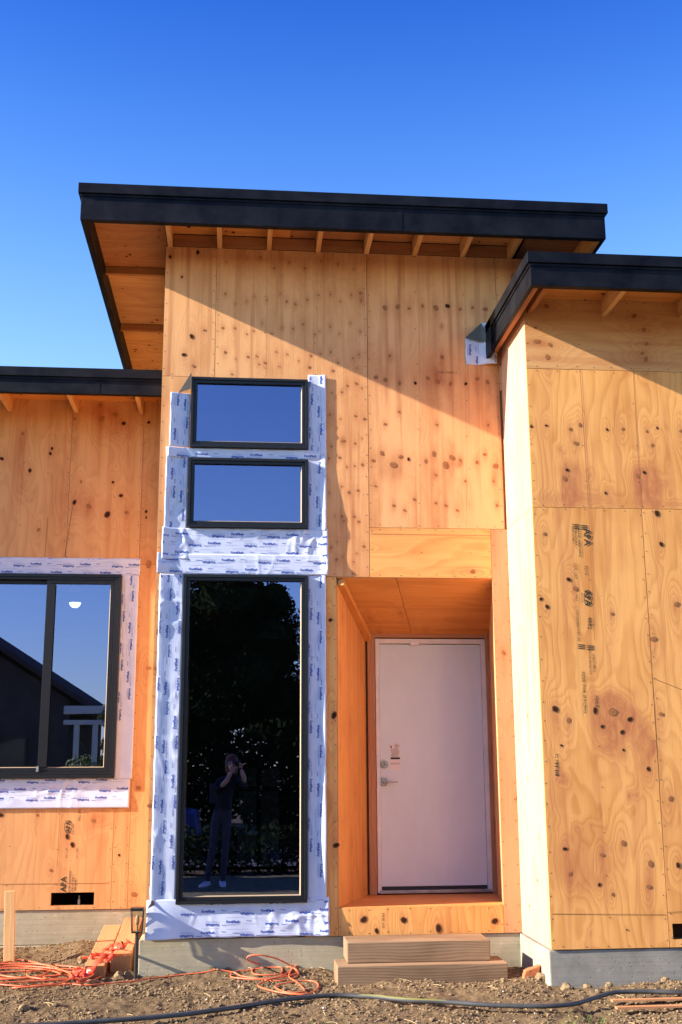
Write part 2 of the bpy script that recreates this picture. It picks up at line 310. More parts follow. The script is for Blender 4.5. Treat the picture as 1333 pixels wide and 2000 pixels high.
# ---------------------------------------------------------------- the house
house=empty('house',(0,0,0))
tag(house,'unfinished house clad in bare plywood with black roof edges, windows taped in white flashing','house')
X=Vector((1,0,0)); Y=Vector((0,1,0)); Z=Vector((0,0,1))
class Plane:
    def __init__(s,O,U,V,N): s.O=Vector(O); s.U=Vector(U); s.V=Vector(V); s.N=Vector(N)
    def __call__(s,a,b,h=0): return s.O+s.U*a+s.V*b+s.N*h
def front(y): return Plane((0,y,0),X,Z,-Y)
KN=[]  # all knots: plane key, a, b, radius, kind
def lines(a0,a1,cuts,step):
    c=sorted(set([a0,a1]+[x for x in cuts if a0<x<a1])); out=[]
    for p,q in zip(c,c[1:]):
        n=max(1,int(round((q-p)/step))); out+=[p+(q-p)*i/n for i in range(n)]
    return out+[a1]
def sheet(name, pl, a0,a1,b0,b1, mat, knots=(), stains=(), holes=(), grain='v', th=.012, step=.03, jit=.0015, label=None, parent=None):
    A=lines(a0,a1,[h[0] for h in holes]+[h[1] for h in holes],step); B=lines(b0,b1,[h[2] for h in holes]+[h[3] for h in holes],step)
    na=len(A); m=MB(); bend=[]; st=[]
    warp=random.uniform(0,99)
    ks=[k for k in knots if a0-.1<k[0]<a1+.1 and b0-.2<k[1]<b1+.2]
    AA,BB=np.meshgrid(np.array(A),np.array(B)); bd=np.zeros_like(AA); s_=np.zeros_like(AA)
    for (ka,kb,kr,kk) in ks:
        da,db=(AA-ka,BB-kb) if grain=='v' else (BB-kb,AA-ka)
        if kr>.006:
            e=(da/(3.2*kr))**2+(db/(9*kr))**2; bd+=2.0*np.exp(-e)*(1.4-da/(3.2*kr)*1.3)
        e2=(da/(2.0*kr+.004))**2+(db/(4.5*kr+.004))**2; s_+=(.42 if kk!='p' else .55)*np.exp(-e2)
        if kk=='b' and kr>.011: s_+=.35*np.exp(-((da+.2*kr)/(1.3*kr))**2-((db+7*kr)/(9*kr))**2)
    nzf=np.array([[noise.noise(Vector((a*6,b*4,3)))+.6*noise.noise(Vector((a*15,b*9,5))) for a in A] for b in B]) if stains else 0
    for (sa,sb,ra,rb,w) in stains:
        e=(((AA-sa)/ra)**2+((BB-sb)/rb)**2)*(1+1.1*nzf); s_+=w*np.exp(-np.maximum(0,e)**1.4); bd+=2.5*np.exp(-np.maximum(0,e))
    bend=bd.ravel().tolist(); st=np.minimum(1,s_).ravel().tolist()
    for b in B:
        for a in A: m.v.append(tuple(pl(a,b,.0012*noise.noise(Vector((a*1.5+warp,b*.8,0))))))
    def inh(a,b): return any(h[0]<a<h[1] and h[2]<b<h[3] for h in holes)
    cell=set()
    for j in range(len(B)-1):
        for i in range(na-1):
            if inh((A[i]+A[i+1])/2,(B[j]+B[j+1])/2): continue
            cell.add((i,j))
            q=(j*na+i,j*na+i+1,(j+1)*na+i+1,(j+1)*na+i); m.f.append(q); m.mi.append(0)
            uvf=lambda i,j:(A[i],B[j]) if grain=='v' else (B[j],A[i])
            m.uv.append([uvf(i,j),uvf(i+1,j),uvf(i+1,j+1),uvf(i,j+1)])
    # edges: plies of the sheet, wherever a cell has no neighbour
    for (i,j) in list(cell):
        for (di,dj,p,q) in ((-1,0,(i,j+1),(i,j)),(1,0,(i+1,j),(i+1,j+1)),(0,-1,(i,j),(i+1,j)),(0,1,(i+1,j+1),(i,j+1))):
            if (i+di,j+dj) in cell: continue
            P0=m.v[p[1]*na+p[0]]; P1=m.v[q[1]*na+q[0]]; nb=pl.N*-th; b_=len(m.v)
            m.v+= [P0,P1,tuple(Vector(P1)+nb),tuple(Vector(P0)+nb)]; bend+=[0]*4; st+=[.25]*4
            m.f.append((b_+1,b_,b_+3,b_+2)); m.mi.append(0); L=(Vector(P1)-Vector(P0)).length
            m.uv.append([(70,L),(70,0),(70.03,0),(70.03,L)])
    m.at={'bend':bend,'stain':st}
    o=m.build(name,mat,parent or house)
    # nails along the edges and on the studs, each a small sunken head
    nm=MB()
    def nail(a,b):
        if inh(a,b): return
        r=.0045; c=pl(a,b,.0016); nm.add([c]+[c+(pl.U*math.cos(t)+pl.V*math.sin(t))*r for t in [k*math.pi/3 for k in range(6)]],[(0,1+(k+1)%6,1+k) if pl.U.cross(pl.V).dot(pl.N)<0 else (0,1+k,1+(k+1)%6) for k in range(6)])
    if min(a1-a0,b1-b0)>.09:
        b=b0+.06
        while b<b1:
            nail(a0+.014+random.uniform(-.004,.006),b); nail(a1-.014+random.uniform(-.006,.004),b+random.uniform(-.02,.02)); b+=.15+random.uniform(-.02,.02)
        a=a0+.08
        while a<a1:
            nail(a,b0+.016+random.uniform(-.005,.008)); nail(a,b1-.016+random.uniform(-.005,.005)); a+=.15+random.uniform(-.02,.02)
        sa=a0+.406
        while sa<a1-.1:
            b=b0+.2
            while b<b1: nail(sa+random.uniform(-.01,.01),b); b+=.3+random.uniform(-.03,.03)
            sa+=.406
        q=nm.build('nail_head',M['nail'],o); q['kind']='stuff'
    # knots lying in this sheet
    kk={'d':MB(),'b':MB(),'p':MB()}
    for (ka,kb,kr,kd) in knots:
        if not(a0<ka<a1 and b0<kb<b1) or inh(ka,kb): continue
        n=12; ph=random.uniform(0,6); el=random.uniform(.85,1.25)
        rr=[kr*(1+.16*math.sin(2*t+ph)+random.uniform(-.08,.08)) for t in [2*math.pi*k/n for k in range(n)]]
        e1,e2=(1,el) if grain=='v' else (el,1)
        def ring(sc,h,jx=0): return [pl(ka+rr[k]*sc*math.cos(2*math.pi*k/n)*e1+jx,kb+rr[k]*sc*math.sin(2*math.pi*k/n)*e2,h) for k in range(n)]
        ccw=pl.U.cross(pl.V).dot(pl.N)>0
        def fan(mb,pts): mb.add([sum(pts,Vector())/n]+pts,[(0,1+k,1+(k+1)%n) if ccw else (0,1+(k+1)%n,1+k) for k in range(n)])
        if kd=='d': fan(kk['b'],ring(1.35,.0016)); fan(kk['d'],ring(1.0,.0020))
        elif kd=='b':
            fan(kk['b'],ring(1.0,.0016)); 
            if kr>.010: fan(kk['p'],ring(.72,.0019,random.uniform(-.1,.1)*kr)); fan(kk['b'],ring(.30,.0022))
        else: fan(kk['p'],ring(1.0,.0016)); fan(kk['b'],ring(.4,.0020))
    for kd,mt in (('d','hole'),('b','plug'),('p','pitch')):
        if kk[kd].v: q=kk[kd].build('knot',M[mt],o); q['kind']='stuff'
    if label: o['label']=label
    return o
def kp2(lst,Yp): return kp([(u,v,r_*(.74 if k=='d' else .92),k) for u,v,r_,k in lst],Yp)
def kp(lst,Yp,sc=1/285.): return [(P(u,v,Yp)[0],P(u,v,Yp)[1],r*sc,k) for (u,v,r,k) in lst]

# ---- knots read off the boards
rk=kp2([(1111,1132,5,'d'),(1124,1150,5,'b'),(1057,1170,4,'d'),(1069,1185,4.5,'d'),(1064,1043,4,'b'),(1196,1199,4,'b'),(1284,1003,7,'d'),(1292,1063,5,'d'),(1277,1248,7,'b'),(1085,1385,6.5,'d'),(1163,1388,6,'d'),(1198,1391,9,'b'),(1231,1405,6.5,'d'),(1177,1419,4,'d'),(1216,1430,5,'d'),(1218,1465,3,'d'),(1111,1407,5,'b'),(1097,1456,3,'d'),(1267,1502,5,'d'),(1104,1658,5,'d'),(1114,1707,4,'b'),(1177,1670,4.5,'b'),(1218,1647,6,'b'),(1271,1687,6,'b'),(1268,1732,5,'b'),(1171,1728,3.5,'d'),(1197,1747,3,'b'),(1225,1816,2,'d'),(1292,1395,5,'b'),(1322,1180,6,'b'),(1310,1560,5,'b'),(1325,1690,5,'d'),
 (1067,831,3,'d'),(1114,838,4,'b'),(1133,830,4,'b'),(1125,866,5,'b'),(1186,839,3,'d'),(1217,838,3.5,'b'),(1264,843,4,'b'),(1275,870,4,'b'),(1284,836,3,'d'),(1038,833,3,'d'),(1108,918,4,'d'),(1103,935,5,'b'),(1259,923,4,'d'),(1246,930,5,'b'),(1183,963,3,'d'),(1330,842,4,'b'),
 (1068,598,6,'b'),(1049,667,6,'b'),(1075,674,5,'b'),(1070,698,6,'b'),(1239,617,6,'b'),(1258,644,5,'b'),(1263,672,5,'b'),(1262,702,6,'b'),(1046,640,4,'b'),(1255,690,4,'b')],-.8)
lk=kp([(4,896,3.8,'d'),(59,919,3.8,'d'),(102,876,3,'d'),(99,886,3,'d'),(199,818,6,'b'),(226,810,6,'b'),(242,827,4,'d'),(146,818,3.5,'b'),(221,942,3,'d'),(159,941,3,'b'),(146,981,4.3,'d'),(174,989,6,'b'),(210,1005,6,'d'),(237,968,4,'d'),(248,1001,4.5,'b'),(286,999,3,'d'),(291,825,3,'d'),(76,1035,3.5,'b'),(196,792,6,'b'),(45,847,4,'b'),(286,1011,2,'d'),(-30,980,5,'b'),(-20,860,4,'d'),
 (2,1592,4.5,'d'),(73,1592,3,'b'),(132,1634,3.8,'d'),(142,1650,3.8,'d'),(183,1603,4,'b'),(262,1747,5.5,'b'),(233,1670,2,'d'),(291,1102,7,'b'),(271,1539,5,'b'),(291,1305,4.5,'b'),(100,1700,3,'b')],1.4,1/260.)
tk=kp([(375,657,4.5,'d'),(360,693,4,'d'),(378,715,4,'b'),(333,502,3,'d'),(387,493,3.5,'d'),(399,645,3,'b'),(356,541,2.2,'d'),(646,1211,3.5,'d'),(653,1397,5,'d'),(657,1651,5,'d'),(313,1234,7,'b'),(305,1305,5,'b'),(293,1573,5,'b'),(711,1796,5.5,'d'),(789,1797,5,'d'),(967,1799,5.5,'d'),(736,1818,3.5,'d'),(857,1813,5.5,'d'),(923,1116,5,'b'),(984,1275,4.5,'b'),(1010,1560,3,'b'),(1003,540,7,'b')],0)
def z3(lst): return [(700+a/2.106,370+b/2.106,r,k) for a,b,r,k in lst]
tk+=kp(z3([(110,487,6,'b'),(163,483,6,'b'),(210,490,4,'p'),(265,480,4,'b'),(320,488,7,'b'),(368,480,4.5,'d'),(420,493,4,'p'),(470,487,4,'p'),(523,493,6,'b'),(345,690,5,'b'),(130,685,4,'p'),(73,773,4.5,'b'),(113,783,5,'b'),(170,797,4,'b'),(235,797,3.4,'d'),(287,777,5,'b'),(327,790,6,'b'),(380,800,4.5,'b'),(443,800,3,'d'),(490,780,5,'b'),(532,793,5,'b'),(97,1085,5,'b'),(175,1100,4.5,'b'),(207,1110,2.6,'d'),(145,1133,7.5,'b'),(60,1115,4,'p'),(311,1088,5,'b'),(387,1103,6,'b'),(360,1135,7.5,'b'),(418,1113,3,'p'),(520,1090,4,'p'),(488,1122,4,'p'),(565,1137,6,'b'),(278,1118,4,'p'),(167,915,3,'p'),(110,965,3,'p'),(323,968,3,'p'),(535,970,3,'p'),(145,1300,3,'p'),(360,1300,3,'p'),(570,1300,3,'p'),(190,1320,3,'p'),(407,1320,3,'p'),(230,1275,3,'p'),(318,1290,2.5,'p'),(555,1200,2.5,'p'),(10,427,4,'b'),(320,1175,2.5,'p'),(70,1220,2.5,'p'),(440,1200,2.5,'p')]),0)
for row,yy,nn in ((0,516,9),(1,585,14),(2,645,15),(3,697,14),(4,720,6),(5,760,5),(6,810,4),(7,865,5),(8,905,5),(9,960,4),(10,1010,5),(11,1060,4),(12,1090,4)):
    for i in range(nn):
        if row>4: u=640+75*(i+random.random())/nn
        else: u=430+285*(i+.2+.6*random.random())/nn
        x,z=P(u,yy+random.choice([-11,-4,0,5,9])+random.uniform(-3,3),0); tk.append((x,z,random.uniform(1.1,2.8)/245,'p'))

# ---- cores: what the sheets are nailed to
core=M['ply_dark']
T0,T1=-.64,2.40
def wall_with_holes(name,pl,a0,a1,b0,b1,th,holes,mat):
    A=sorted(set([a0,a1]+[h[0] for h in holes]+[h[1] for h in holes])); B=sorted(set([b0,b1]+[h[2] for h in holes]+[h[3] for h in holes]))
    m=MB()
    for i in range(len(A)-1):
        for j in range(len(B)-1):
            ca,cb=(A[i]+A[i+1])/2,(B[j]+B[j+1])/2
            if any(h[0]<ca<h[1] and h[2]<cb<h[3] for h in holes): continue
            p=[pl(A[i],B[j],0),pl(A[i+1],B[j],0),pl(A[i+1],B[j+1],0),pl(A[i],B[j+1],0)]; q=[v-pl.N*th for v in p]
            m.add(p+q,[(0,1,2,3),(7,6,5,4),(0,4,5,1),(1,5,6,2),(2,6,7,3),(3,7,4,0)])
    return m.build(name,mat,house)
w1=(-.405,.530,4.060,4.640); w2=(-.412,.530,3.412,3.972); w3=(-.425,.530,.622,3.040)
hole=lambda w,i=.02:(w[0]+i,w[1]-i,w[2]+i,w[3]-i)
OPN=(.76,2.0,.58,3.033)
F0=front(0)
wall_with_holes('framing_wall',front(.016),T0+.004,T1,.385,5.775,.10,[hole(w1),hole(w2),hole(w3),(.75,2.05,.575,3.04)],core)
# ---- tower sheets
SP=dict(mat=M['ply_pink'],knots=tk,step=.016)
H3=[hole(w1),hole(w2),hole(w3)]
def cut(holes,a0,a1,b0,b1): return [(max(h[0],a0-.01),min(h[1],a1+.01),max(h[2],b0-.01),min(h[3],b1+.01)) for h in holes if h[0]<a1 and h[1]>a0 and h[2]<b1 and h[3]>b0]
def ts(a0,a1,b0,b1,**kw):
    d=dict(SP); d.update(kw); return sheet('plywood_sheet',F0,a0,a1,b0,b1,holes=cut(H3,a0,a1,b0,b1),**d)
ts(-.64,-.225,4.655,5.775,mat=M['ply_sunlit'] if False else M['ply_pink']); ts(-.64,-.225,3.052,4.652)
ts(-.2215,1.0165,3.038,5.775,stains=[(.35,5.62,.5,.12,.25)])
ts(1.0205,2.108,3.436,5.775,stains=[(1.5,4.75,.45,.16,.3),(1.9,4.45,.25,.3,.25),(1.2,3.9,.2,.08,.25)],label='large sheet over the entry with rows of brown knots')
ts(2.1115,2.40,4.6,5.775)
ts(1.0205,1.992,3.037,3.4325,mat=M['ply_gold'],grain='h',label='golden header board over the entry')
ts(1.995,2.128,.382,3.4325,mat=M['ply_rose'])
ts(-.64,-.41,.392,3.048,mat=M['ply_orange'])
ts(.515,.757,.382,3.034,mat=M['ply_gold'])
ts(-.407,.512,.392,.66)
ts(.76,1.992,.382,.577,mat=M['ply_gold'],label='golden strip under the entry with round dark knots')
# ---- right wing
RX=2.128
FR=front(-.80); RS=dict(mat=M['ply_gold'],knots=rk,step=.018)
def st_(u,v,ru,rv,w,Yp=-.8): p=P(u,v,Yp); return (p[0],p[1],ru/250,rv/250,w)
def rs(a0,a1,b0,b1,**kw):
    d=dict(RS); d.update(kw); return sheet('plywood_sheet',FR,a0,a1,b0,b1,**d)
rs(RX,3.40,4.508,5.07,mat=M['ply_orange'],grain='h',label='horizontal-grained header board of the right wing'); rs(3.403,5.2,4.508,5.07,mat=M['ply_orange'],grain='h')
rs(RX,3.347,3.437,4.505,stains=[st_(1118,945,24,45,.85),st_(1268,948,30,48,.9),st_(1140,975,90,14,.5),st_(1300,985,60,10,.4)],mat=M['ply_gold'])
rs(3.35,5.2,3.437,4.505)
rs(RX,2.946,.383,3.434,stains=[st_(1205,1410,45,62,.75),st_(1190,1375,34,26,.5),st_(1130,1690,48,55,.6),st_(1090,1560,22,45,.4),st_(1085,1410,12,30,.5),st_(1268,1500,20,40,.4),st_(1250,1440,18,40,.5)],label='tall golden sheet with printed stamps and a reddish stain')
rs(2.950,4.17,.383,3.434,holes=[(2.975,3.32,.433,.535)]); rs(4.173,5.2,.383,3.434)
wall_with_holes('framing_wall',front(-.784),RX+.014,5.2,.385,5.06,.10,[(2.97,3.33,.43,.54)],core)
PS=Plane((RX,0,0),Y,Z,-X)
sheet('plywood_sheet',PS,-.784,-.002,.383,3.434,M['ply_sunlit'],knots=[(-.3,2.6,.010,'b'),(-.42,1.95,.012,'b'),(-.35,1.5,.010,'b'),(-.55,2.7,.008,'b'),(-.6,1.1,.01,'b'),(-.5,.8,.012,'b'),(-.25,.6,.01,'b')],label='sunlit side sheet of the right wing')
sheet('plywood_sheet',PS,-.784,-.002,3.438,5.07,M['ply_sunlit'])
bx('framing_wall',(RX+.013,-.68,.385),(RX+.10,4.9,5.06),core,house)
bx('crawl_space_shade',(2.9,-.69,.40),(3.4,-.2,.56),M['hole'],house)  # dark block stands in for the shade behind the vent hole
# ---- left wing
FL=front(1.4); LS=dict(mat=M['ply_orange'],knots=lk)
WL=(-3.3,-1.045,1.50,3.262)
def lsn(a0,a1,b0,b1,**kw):
    d=dict(LS); hs=list(kw.pop('holes',[]))+cut([(WL[0]+.02,WL[1]-.02,WL[2]+.02,WL[3]-.02)],a0,a1,b0,b1); d.update(kw); return sheet('plywood_sheet',FL,a0,a1,b0,b1,holes=hs,**d)
def sl(u,v,ru,rv,w): p=P(u,v,1.4); return (p[0],p[1],ru/215,rv/215,w)
lsn(-2.77,-1.5465,3.2,4.93,stains=[sl(40,900,12,85,.55),sl(120,960,14,60,.3)]); lsn(-8.2,-2.773,3.2,4.93)
lsn(-1.5435,-.8985,3.2,4.93,stains=[sl(160,985,22,30,.4),sl(225,830,40,30,.45),sl(255,860,10,110,.35),sl(190,800,40,12,.5)])
lsn(-.8955,-.50,3.36,4.93,stains=[sl(295,930,10,20,.4)])
lsn(-.8955,-.50,.43,3.357,stains=[sl(225,1735,12,10,.5)])
lsn(-2.30,-1.0365,.43,3.197,holes=[(-1.531,-1.174,.463,.566)],stains=[sl(195,1600,25,18,.6)],label='bright orange sheet with a vent hole and stamps'); lsn(-8.2,-2.303,.43,3.197)
lsn(-1.0335,-.8985,.43,3.197)
wall_with_holes('framing_wall',front(1.416),-8.2,-.5,.435,4.92,.10,[(-1.54,-1.16,.455,.575),(WL[0]+.02,WL[1]-.02,WL[2]+.02,WL[3]-.02)],core)
m=MB(); m.box((-1.7,1.95,.40),(-1.0,1.98,.62)); m.box((-1.7,1.52,.40),(-1.0,1.95,.42)); m.build('crawl_space_shade',M['hole'],house)  # near-black back and floor paint the darkness behind the left vent
m=MB(); cx,cz=P(155,1755,1.5); m.tube([(cx,1.5,.45),(cx,1.5,.50)],.012,8); m.tube([(cx,1.5,.50),(cx,1.5,.53)],.006,6); m.box((cx-.05,1.47,.445),(cx+.05,1.53,.455)); m.build('anchor_bolt',M['alum'],house)
# closing walls so that the rooms are dark
bx('side_wall',(T0+.002,.118,.385),(T0+.10,1.5,5.77),M['ply_orange'],house,grain=2); bx('side_wall',(T0+.002,1.518,4.7),(T0+.10,4.9,5.77),M['ply_orange'],house,grain=2)
bx('side_wall',(2.33,-.02+.14,4.9),(2.40,4.9,5.77),M['ply_orange'],house,grain=2)
bx('back_wall',(-8.3,4.9,.0),(5.3,5.0,5.9),M['interior'],house); bx('interior_floor',(-4.2,1.53,.36),(2.1,4.89,.40),M['interior_floor'],house); bx('interior_floor',(-.53,.13,.36),(1.0,1.52,.40),M['interior_floor'],house)
bx('interior_ceiling',(-4.2,1.53,3.56),(-.56,4.89,3.62),M['interior'],house); bx('side_wall',(-8.3,1.41,.0),(-8.21,4.89,4.9),M['ply_orange'],house); bx('side_wall',(5.21,-.78,.0),(5.3,4.89,5.0),M['ply_orange'],house)
bx('partition_wall',(-.50,1.7,.41),(-.44,4.88,3.55),M['interior'],house)
# interior glazed door seen dimly through the tall window
idr=empty('back_door'); idr.parent=house
m=MB(); m.box((-.02,3.98,.41),(.51,4.02,.53)); m.box((-.02,3.98,.53),(.02,4.02,1.62)); m.box((.47,3.98,.53),(.51,4.02,1.62)); m.box((.22,3.98,.53),(.27,4.02,1.62)); m.box((.02,3.98,1.56),(.22,4.02,1.62)); m.box((.27,3.98,1.56),(.47,4.02,1.62)); m.box((.02,3.98,1.32),(.22,4.02,1.37)); m.box((.27,3.98,1.32),(.47,4.02,1.37)); m.build('door_frame',M['frame'],idr)
for a,b in ((.02,.22),(.27,.47)):
    for c,d in ((.53,1.32),(1.37,1.56)): bx('pane',(a,3.995,c),(b,4.0,d),M['door'],idr)  # white paint on these panes stands in for daylight behind glass

# ---- foundations
bx('foundation',(-.68,.012,-.2),(2.135,.30,.378),M['concrete'],house,bevel=.006)
bx('foundation',(2.112,-.790,-.2),(5.2,-.55,.376),M['concrete_grey'],house,bevel=.010,label='grey concrete footing of the right wing')
bx('foundation',(2.112,-.555,-.2),(2.32,.011,.376),M['concrete_grey'],house)
bx('foundation',(-8.2,1.409,.155),(-.62,1.62,.426),M['concrete'],house,bevel=.005)
bx('foundation',(-8.2,1.395,-.2),(-.62,1.62,.150),M['concrete'],house,bevel=.005)

# ---- entry recess, splayed
def patch(name,p,mat,n=(12,24),grain='v',a=(0,1),parent=None,knots=0,th=.012,label=None):
    p=[Vector(q) for q in p]; m=MB(); uv={}
    L1=(p[1]-p[0]).length; L2=(p[3]-p[0]).length; nrm=(p[1]-p[0]).cross(p[3]-p[0]).normalized()
    f=lambda s,t: p[0]*(1-s)*(1-t)+p[1]*s*(1-t)+p[2]*s*t+p[3]*(1-s)*t
    kk=[(random.random(),random.random()) for _ in range(knots)]
    bend=[];st=[]
    for j in range(n[1]+1):
        for i in range(n[0]+1):
            s=a[0]+(a[1]-a[0])*i/n[0]; t=j/n[1]; m.v.append(tuple(f(s,t))); b=0;q=0
            for ks,kt in kk:
                e=((s-ks)*L1/.05)**2+((t-kt)*L2/.16)**2; b+=2*math.exp(-e); q+=.6*math.exp(-e*2.5)
            bend.append(b); st.append(min(1,q))
    W_=n[0]+1
    for j in range(n[1]):
        for i in range(n[0]):
            m.f.append((j*W_+i,j*W_+i+1,(j+1)*W_+i+1,(j+1)*W_+i)); m.mi.append(0)
            U=lambda i,j:((a[0]+(a[1]-a[0])*i/n[0])*L1,j/n[1]*L2) if grain=='v' else (j/n[1]*L2,(a[0]+(a[1]-a[0])*i/n[0])*L1)
            m.uv.append([U(i,j),U(i+1,j),U(i+1,j+1),U(i,j+1)])
    # back side gives the board its thickness
    b0=len(m.v); base=list(m.v); m.v+=[tuple(Vector(v)-nrm*th) for v in base]; bend+=bend; st+=st
    for j in range(n[1]):
        for i in range(n[0]): m.f.append(tuple(b0+k for k in ((j+1)*W_+i,(j+1)*W_+i+1,j*W_+i+1,j*W_+i))); m.mi.append(0); m.uv.append(None)
    rim=[i for i in range(W_)]+[j*W_+n[0] for j in range(1,n[1]+1)]+[n[1]*W_+i for i in range(n[0]-1,-1,-1)]+[j*W_ for j in range(n[1]-1,0,-1)]
    for q,r in zip(rim,rim[1:]+rim[:1]): m.f.append((r,q,q+b0,r+b0)); m.mi.append(0); m.uv.append(None)
    m.at={'bend':bend,'stain':st}
    o=m.build(name,mat,parent or house)
    km=MB()
    for ks,kt in kk:
        s=ks
        if not a[0]+.02<s<a[1]-.02: continue
        c=f(s,kt)+nrm*.002; u=(p[1]-p[0]).normalized(); w=(p[3]-p[0]).normalized(); r=random.uniform(.004,.009)
        km.add([c]+[c+u*math.cos(q*math.pi/4)*r+w*math.sin(q*math.pi/4)*r*random.uniform(1,2.4) for q in range(8)],[(0,1+q,1+(q+1)%8) for q in range(8)])
    if km.v: q=km.build('knot',M['plug'],o); q['kind']='stuff'
    if label: o['label']=label
    return o
YB=.93
A0,A1=(.762,.004),(1.085,YB); B0,B1=(1.998,.004),(2.16,YB)
zf0,zf1,zc0,zc1=.580,.562,3.030,2.685
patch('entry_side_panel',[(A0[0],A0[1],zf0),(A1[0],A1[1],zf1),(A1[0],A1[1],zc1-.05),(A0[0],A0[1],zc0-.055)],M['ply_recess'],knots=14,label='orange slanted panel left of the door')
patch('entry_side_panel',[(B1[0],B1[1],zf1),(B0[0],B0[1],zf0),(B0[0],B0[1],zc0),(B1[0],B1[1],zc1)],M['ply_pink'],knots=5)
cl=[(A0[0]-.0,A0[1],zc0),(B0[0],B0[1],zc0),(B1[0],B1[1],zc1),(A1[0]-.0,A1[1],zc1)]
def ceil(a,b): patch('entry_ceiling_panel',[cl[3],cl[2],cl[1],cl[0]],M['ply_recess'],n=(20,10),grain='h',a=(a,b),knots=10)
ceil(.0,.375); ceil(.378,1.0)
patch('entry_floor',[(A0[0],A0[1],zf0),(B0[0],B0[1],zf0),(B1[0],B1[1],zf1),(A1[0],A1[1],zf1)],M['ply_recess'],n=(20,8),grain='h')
# ledger along the join of side panel and ceiling
def prism(name,pts,mat,parent,label=None):
    m=MB(); m.add(pts,[(0,1,2,3),(7,6,5,4),(0,4,5,1),(1,5,6,2),(2,6,7,3),(3,7,4,0)]); return m.build(name,mat,parent,grain=1)
def bar(name,p,q,w,h,mat,parent=None,up=(0,0,1),bevel=0):
    p=Vector(p);q=Vector(q);d=(q-p).normalized();s=d.cross(Vector(up)).normalized()*w/2;u=s.cross(d).normalized()*h/2
    m=MB(); vs=[p-s-u,p+s-u,p+s+u,p-s+u,q-s-u,q+s-u,q+s+u,q-s+u]; m.add(vs,[(0,1,2,3),(7,6,5,4),(0,4,5,1),(1,5,6,2),(2,6,7,3),(3,7,4,0)])
    L=(q-p).length; m.uv=[[(50,0),(50+w,0),(50+w,h),(50,h)]]*2+[[(0,0),(0,L),(w,L),(w,0)],[(w,0),(w,L),(w+h,L),(w+h,0)],[(0,0),(0,L),(w,L),(w,0)],[(w,0),(w,L),(w+h,L),(w+h,0)]]
    o=m.build(name,mat,parent)
    if bevel:
        md=o.modifiers.new('b','BEVEL'); md.width=bevel; md.segments=2
    return o
bar('entry_ledger',(A0[0]+.028,.01,zc0-.035),(A1[0]+.028,YB-.01,zc1-.035),.05,.05,M['ply_recess'],house)
# wall round the door
bx('door_stud',(1.098,.90,.565),(1.160,.94,2.66),M['fir'],house,grain=2); bx('door_stud',(2.118,.90,.565),(2.20,.94,2.69),M['fir'],house,grain=2)
bx('door_header',(1.0,.902,2.662),(2.20,.942,2.76),M['fir'],house,grain=0)
bx('framing_wall',(.9,.96,.38),(1.165,1.0,2.8),core,house); bx('framing_wall',(.9,.96,2.66),(2.3,1.0,3.2),core,house); bx('framing_wall',(2.12,.96,.38),(2.3,1.0,2.659),core,house)
# ---- door
frm=empty('door_frame'); frm.parent=house
bx('jamb',(1.165,.90,.575),(1.197,1.0,2.652),M['jamb'],frm,bevel=.002,grain=2); bx('jamb',(2.081,.90,.575),(2.117,1.0,2.652),M['jamb'],frm,bevel=.002,grain=2)
bx('head_jamb',(1.197,.901,2.612),(2.081,1.0,2.651),M['jamb'],frm,bevel=.002)
bx('threshold',(1.18,.885,.572),(2.10,1.02,.598),M['alum'],frm,bevel=.004)
door=empty('door'); door.parent=house
bx('door_slab',(1.201,.925,.625),(2.078,.965,2.606),M['door'],door,bevel=.002)
bx('door_sweep',(1.203,.93,.602),(2.076,.96,.622),M['print'],door)
def disc(mb,c,n,r,h,seg=20):
    c=Vector(c); n=Vector(n); mb.tube([c,c+n*h*.7,c+n*h],[r,r,r*.86],seg)
hx,hz=P(750,1527,.925); dx_,dzz=P(751,1493,.925)
m=MB(); disc(m,(hx,.925,hz),(0,-1,0),.034,.012); m.tube([(hx,.915,hz),(hx,.870,hz)],.011,12); m.tube([(hx,.872,hz),(hx+.03,.868,hz+.001),(hx+.11,.872,hz)],[.010,.0085,.006],10); m.build('handle',M['nickel'],door,smooth=False)
m=MB(); disc(m,(dx_,.925,dzz),(0,-1,0),.032,.018); m.tube([(dx_,.908,dzz),(dx_,.900,dzz)],[.018,.014],14); m.build('deadbolt',M['nickel'],door)
m=MB(); m.tube([(dx_,.8995,dzz),(dx_,.8988,dzz)],.006,8); m.build('keyhole',M['print'],door)
stk=bx('sticker',(1.283,.923,1.555),(1.372,.9245,1.775),M['paper'],door)
m=MB()
for i in range(17):
    z=1.768-i*.0078; a=1.288+(.0 if i>4 else .03)+random.uniform(0,.012); b=1.366-random.uniform(0,.02)
    if i==14: m.box((1.287,.9222,z-.016),(1.366,.9226,z)); continue
    if i in (15,16): continue
    x=a
    while x<b: w=random.uniform(.004,.012); m.box((x,.9222,z-.0032),(min(b,x+w),.9226,z)); x+=w+.003
for i in range(2):
    x=1.288
    while x<1.36: w=random.uniform(.004,.012); m.box((x,.9222,1.610-i*.008),(x+w,.9226,1.613-i*.008)); x+=w+.003
m.box((1.287,.9222,1.735),(1.297,.9226,1.755)); q=m.build('print',M['print'],door); q['kind']='stuff'
bx('packing_clip',(1.465,.895,2.594),(1.545,.925,2.632),M['plastic'],door,bevel=.008)

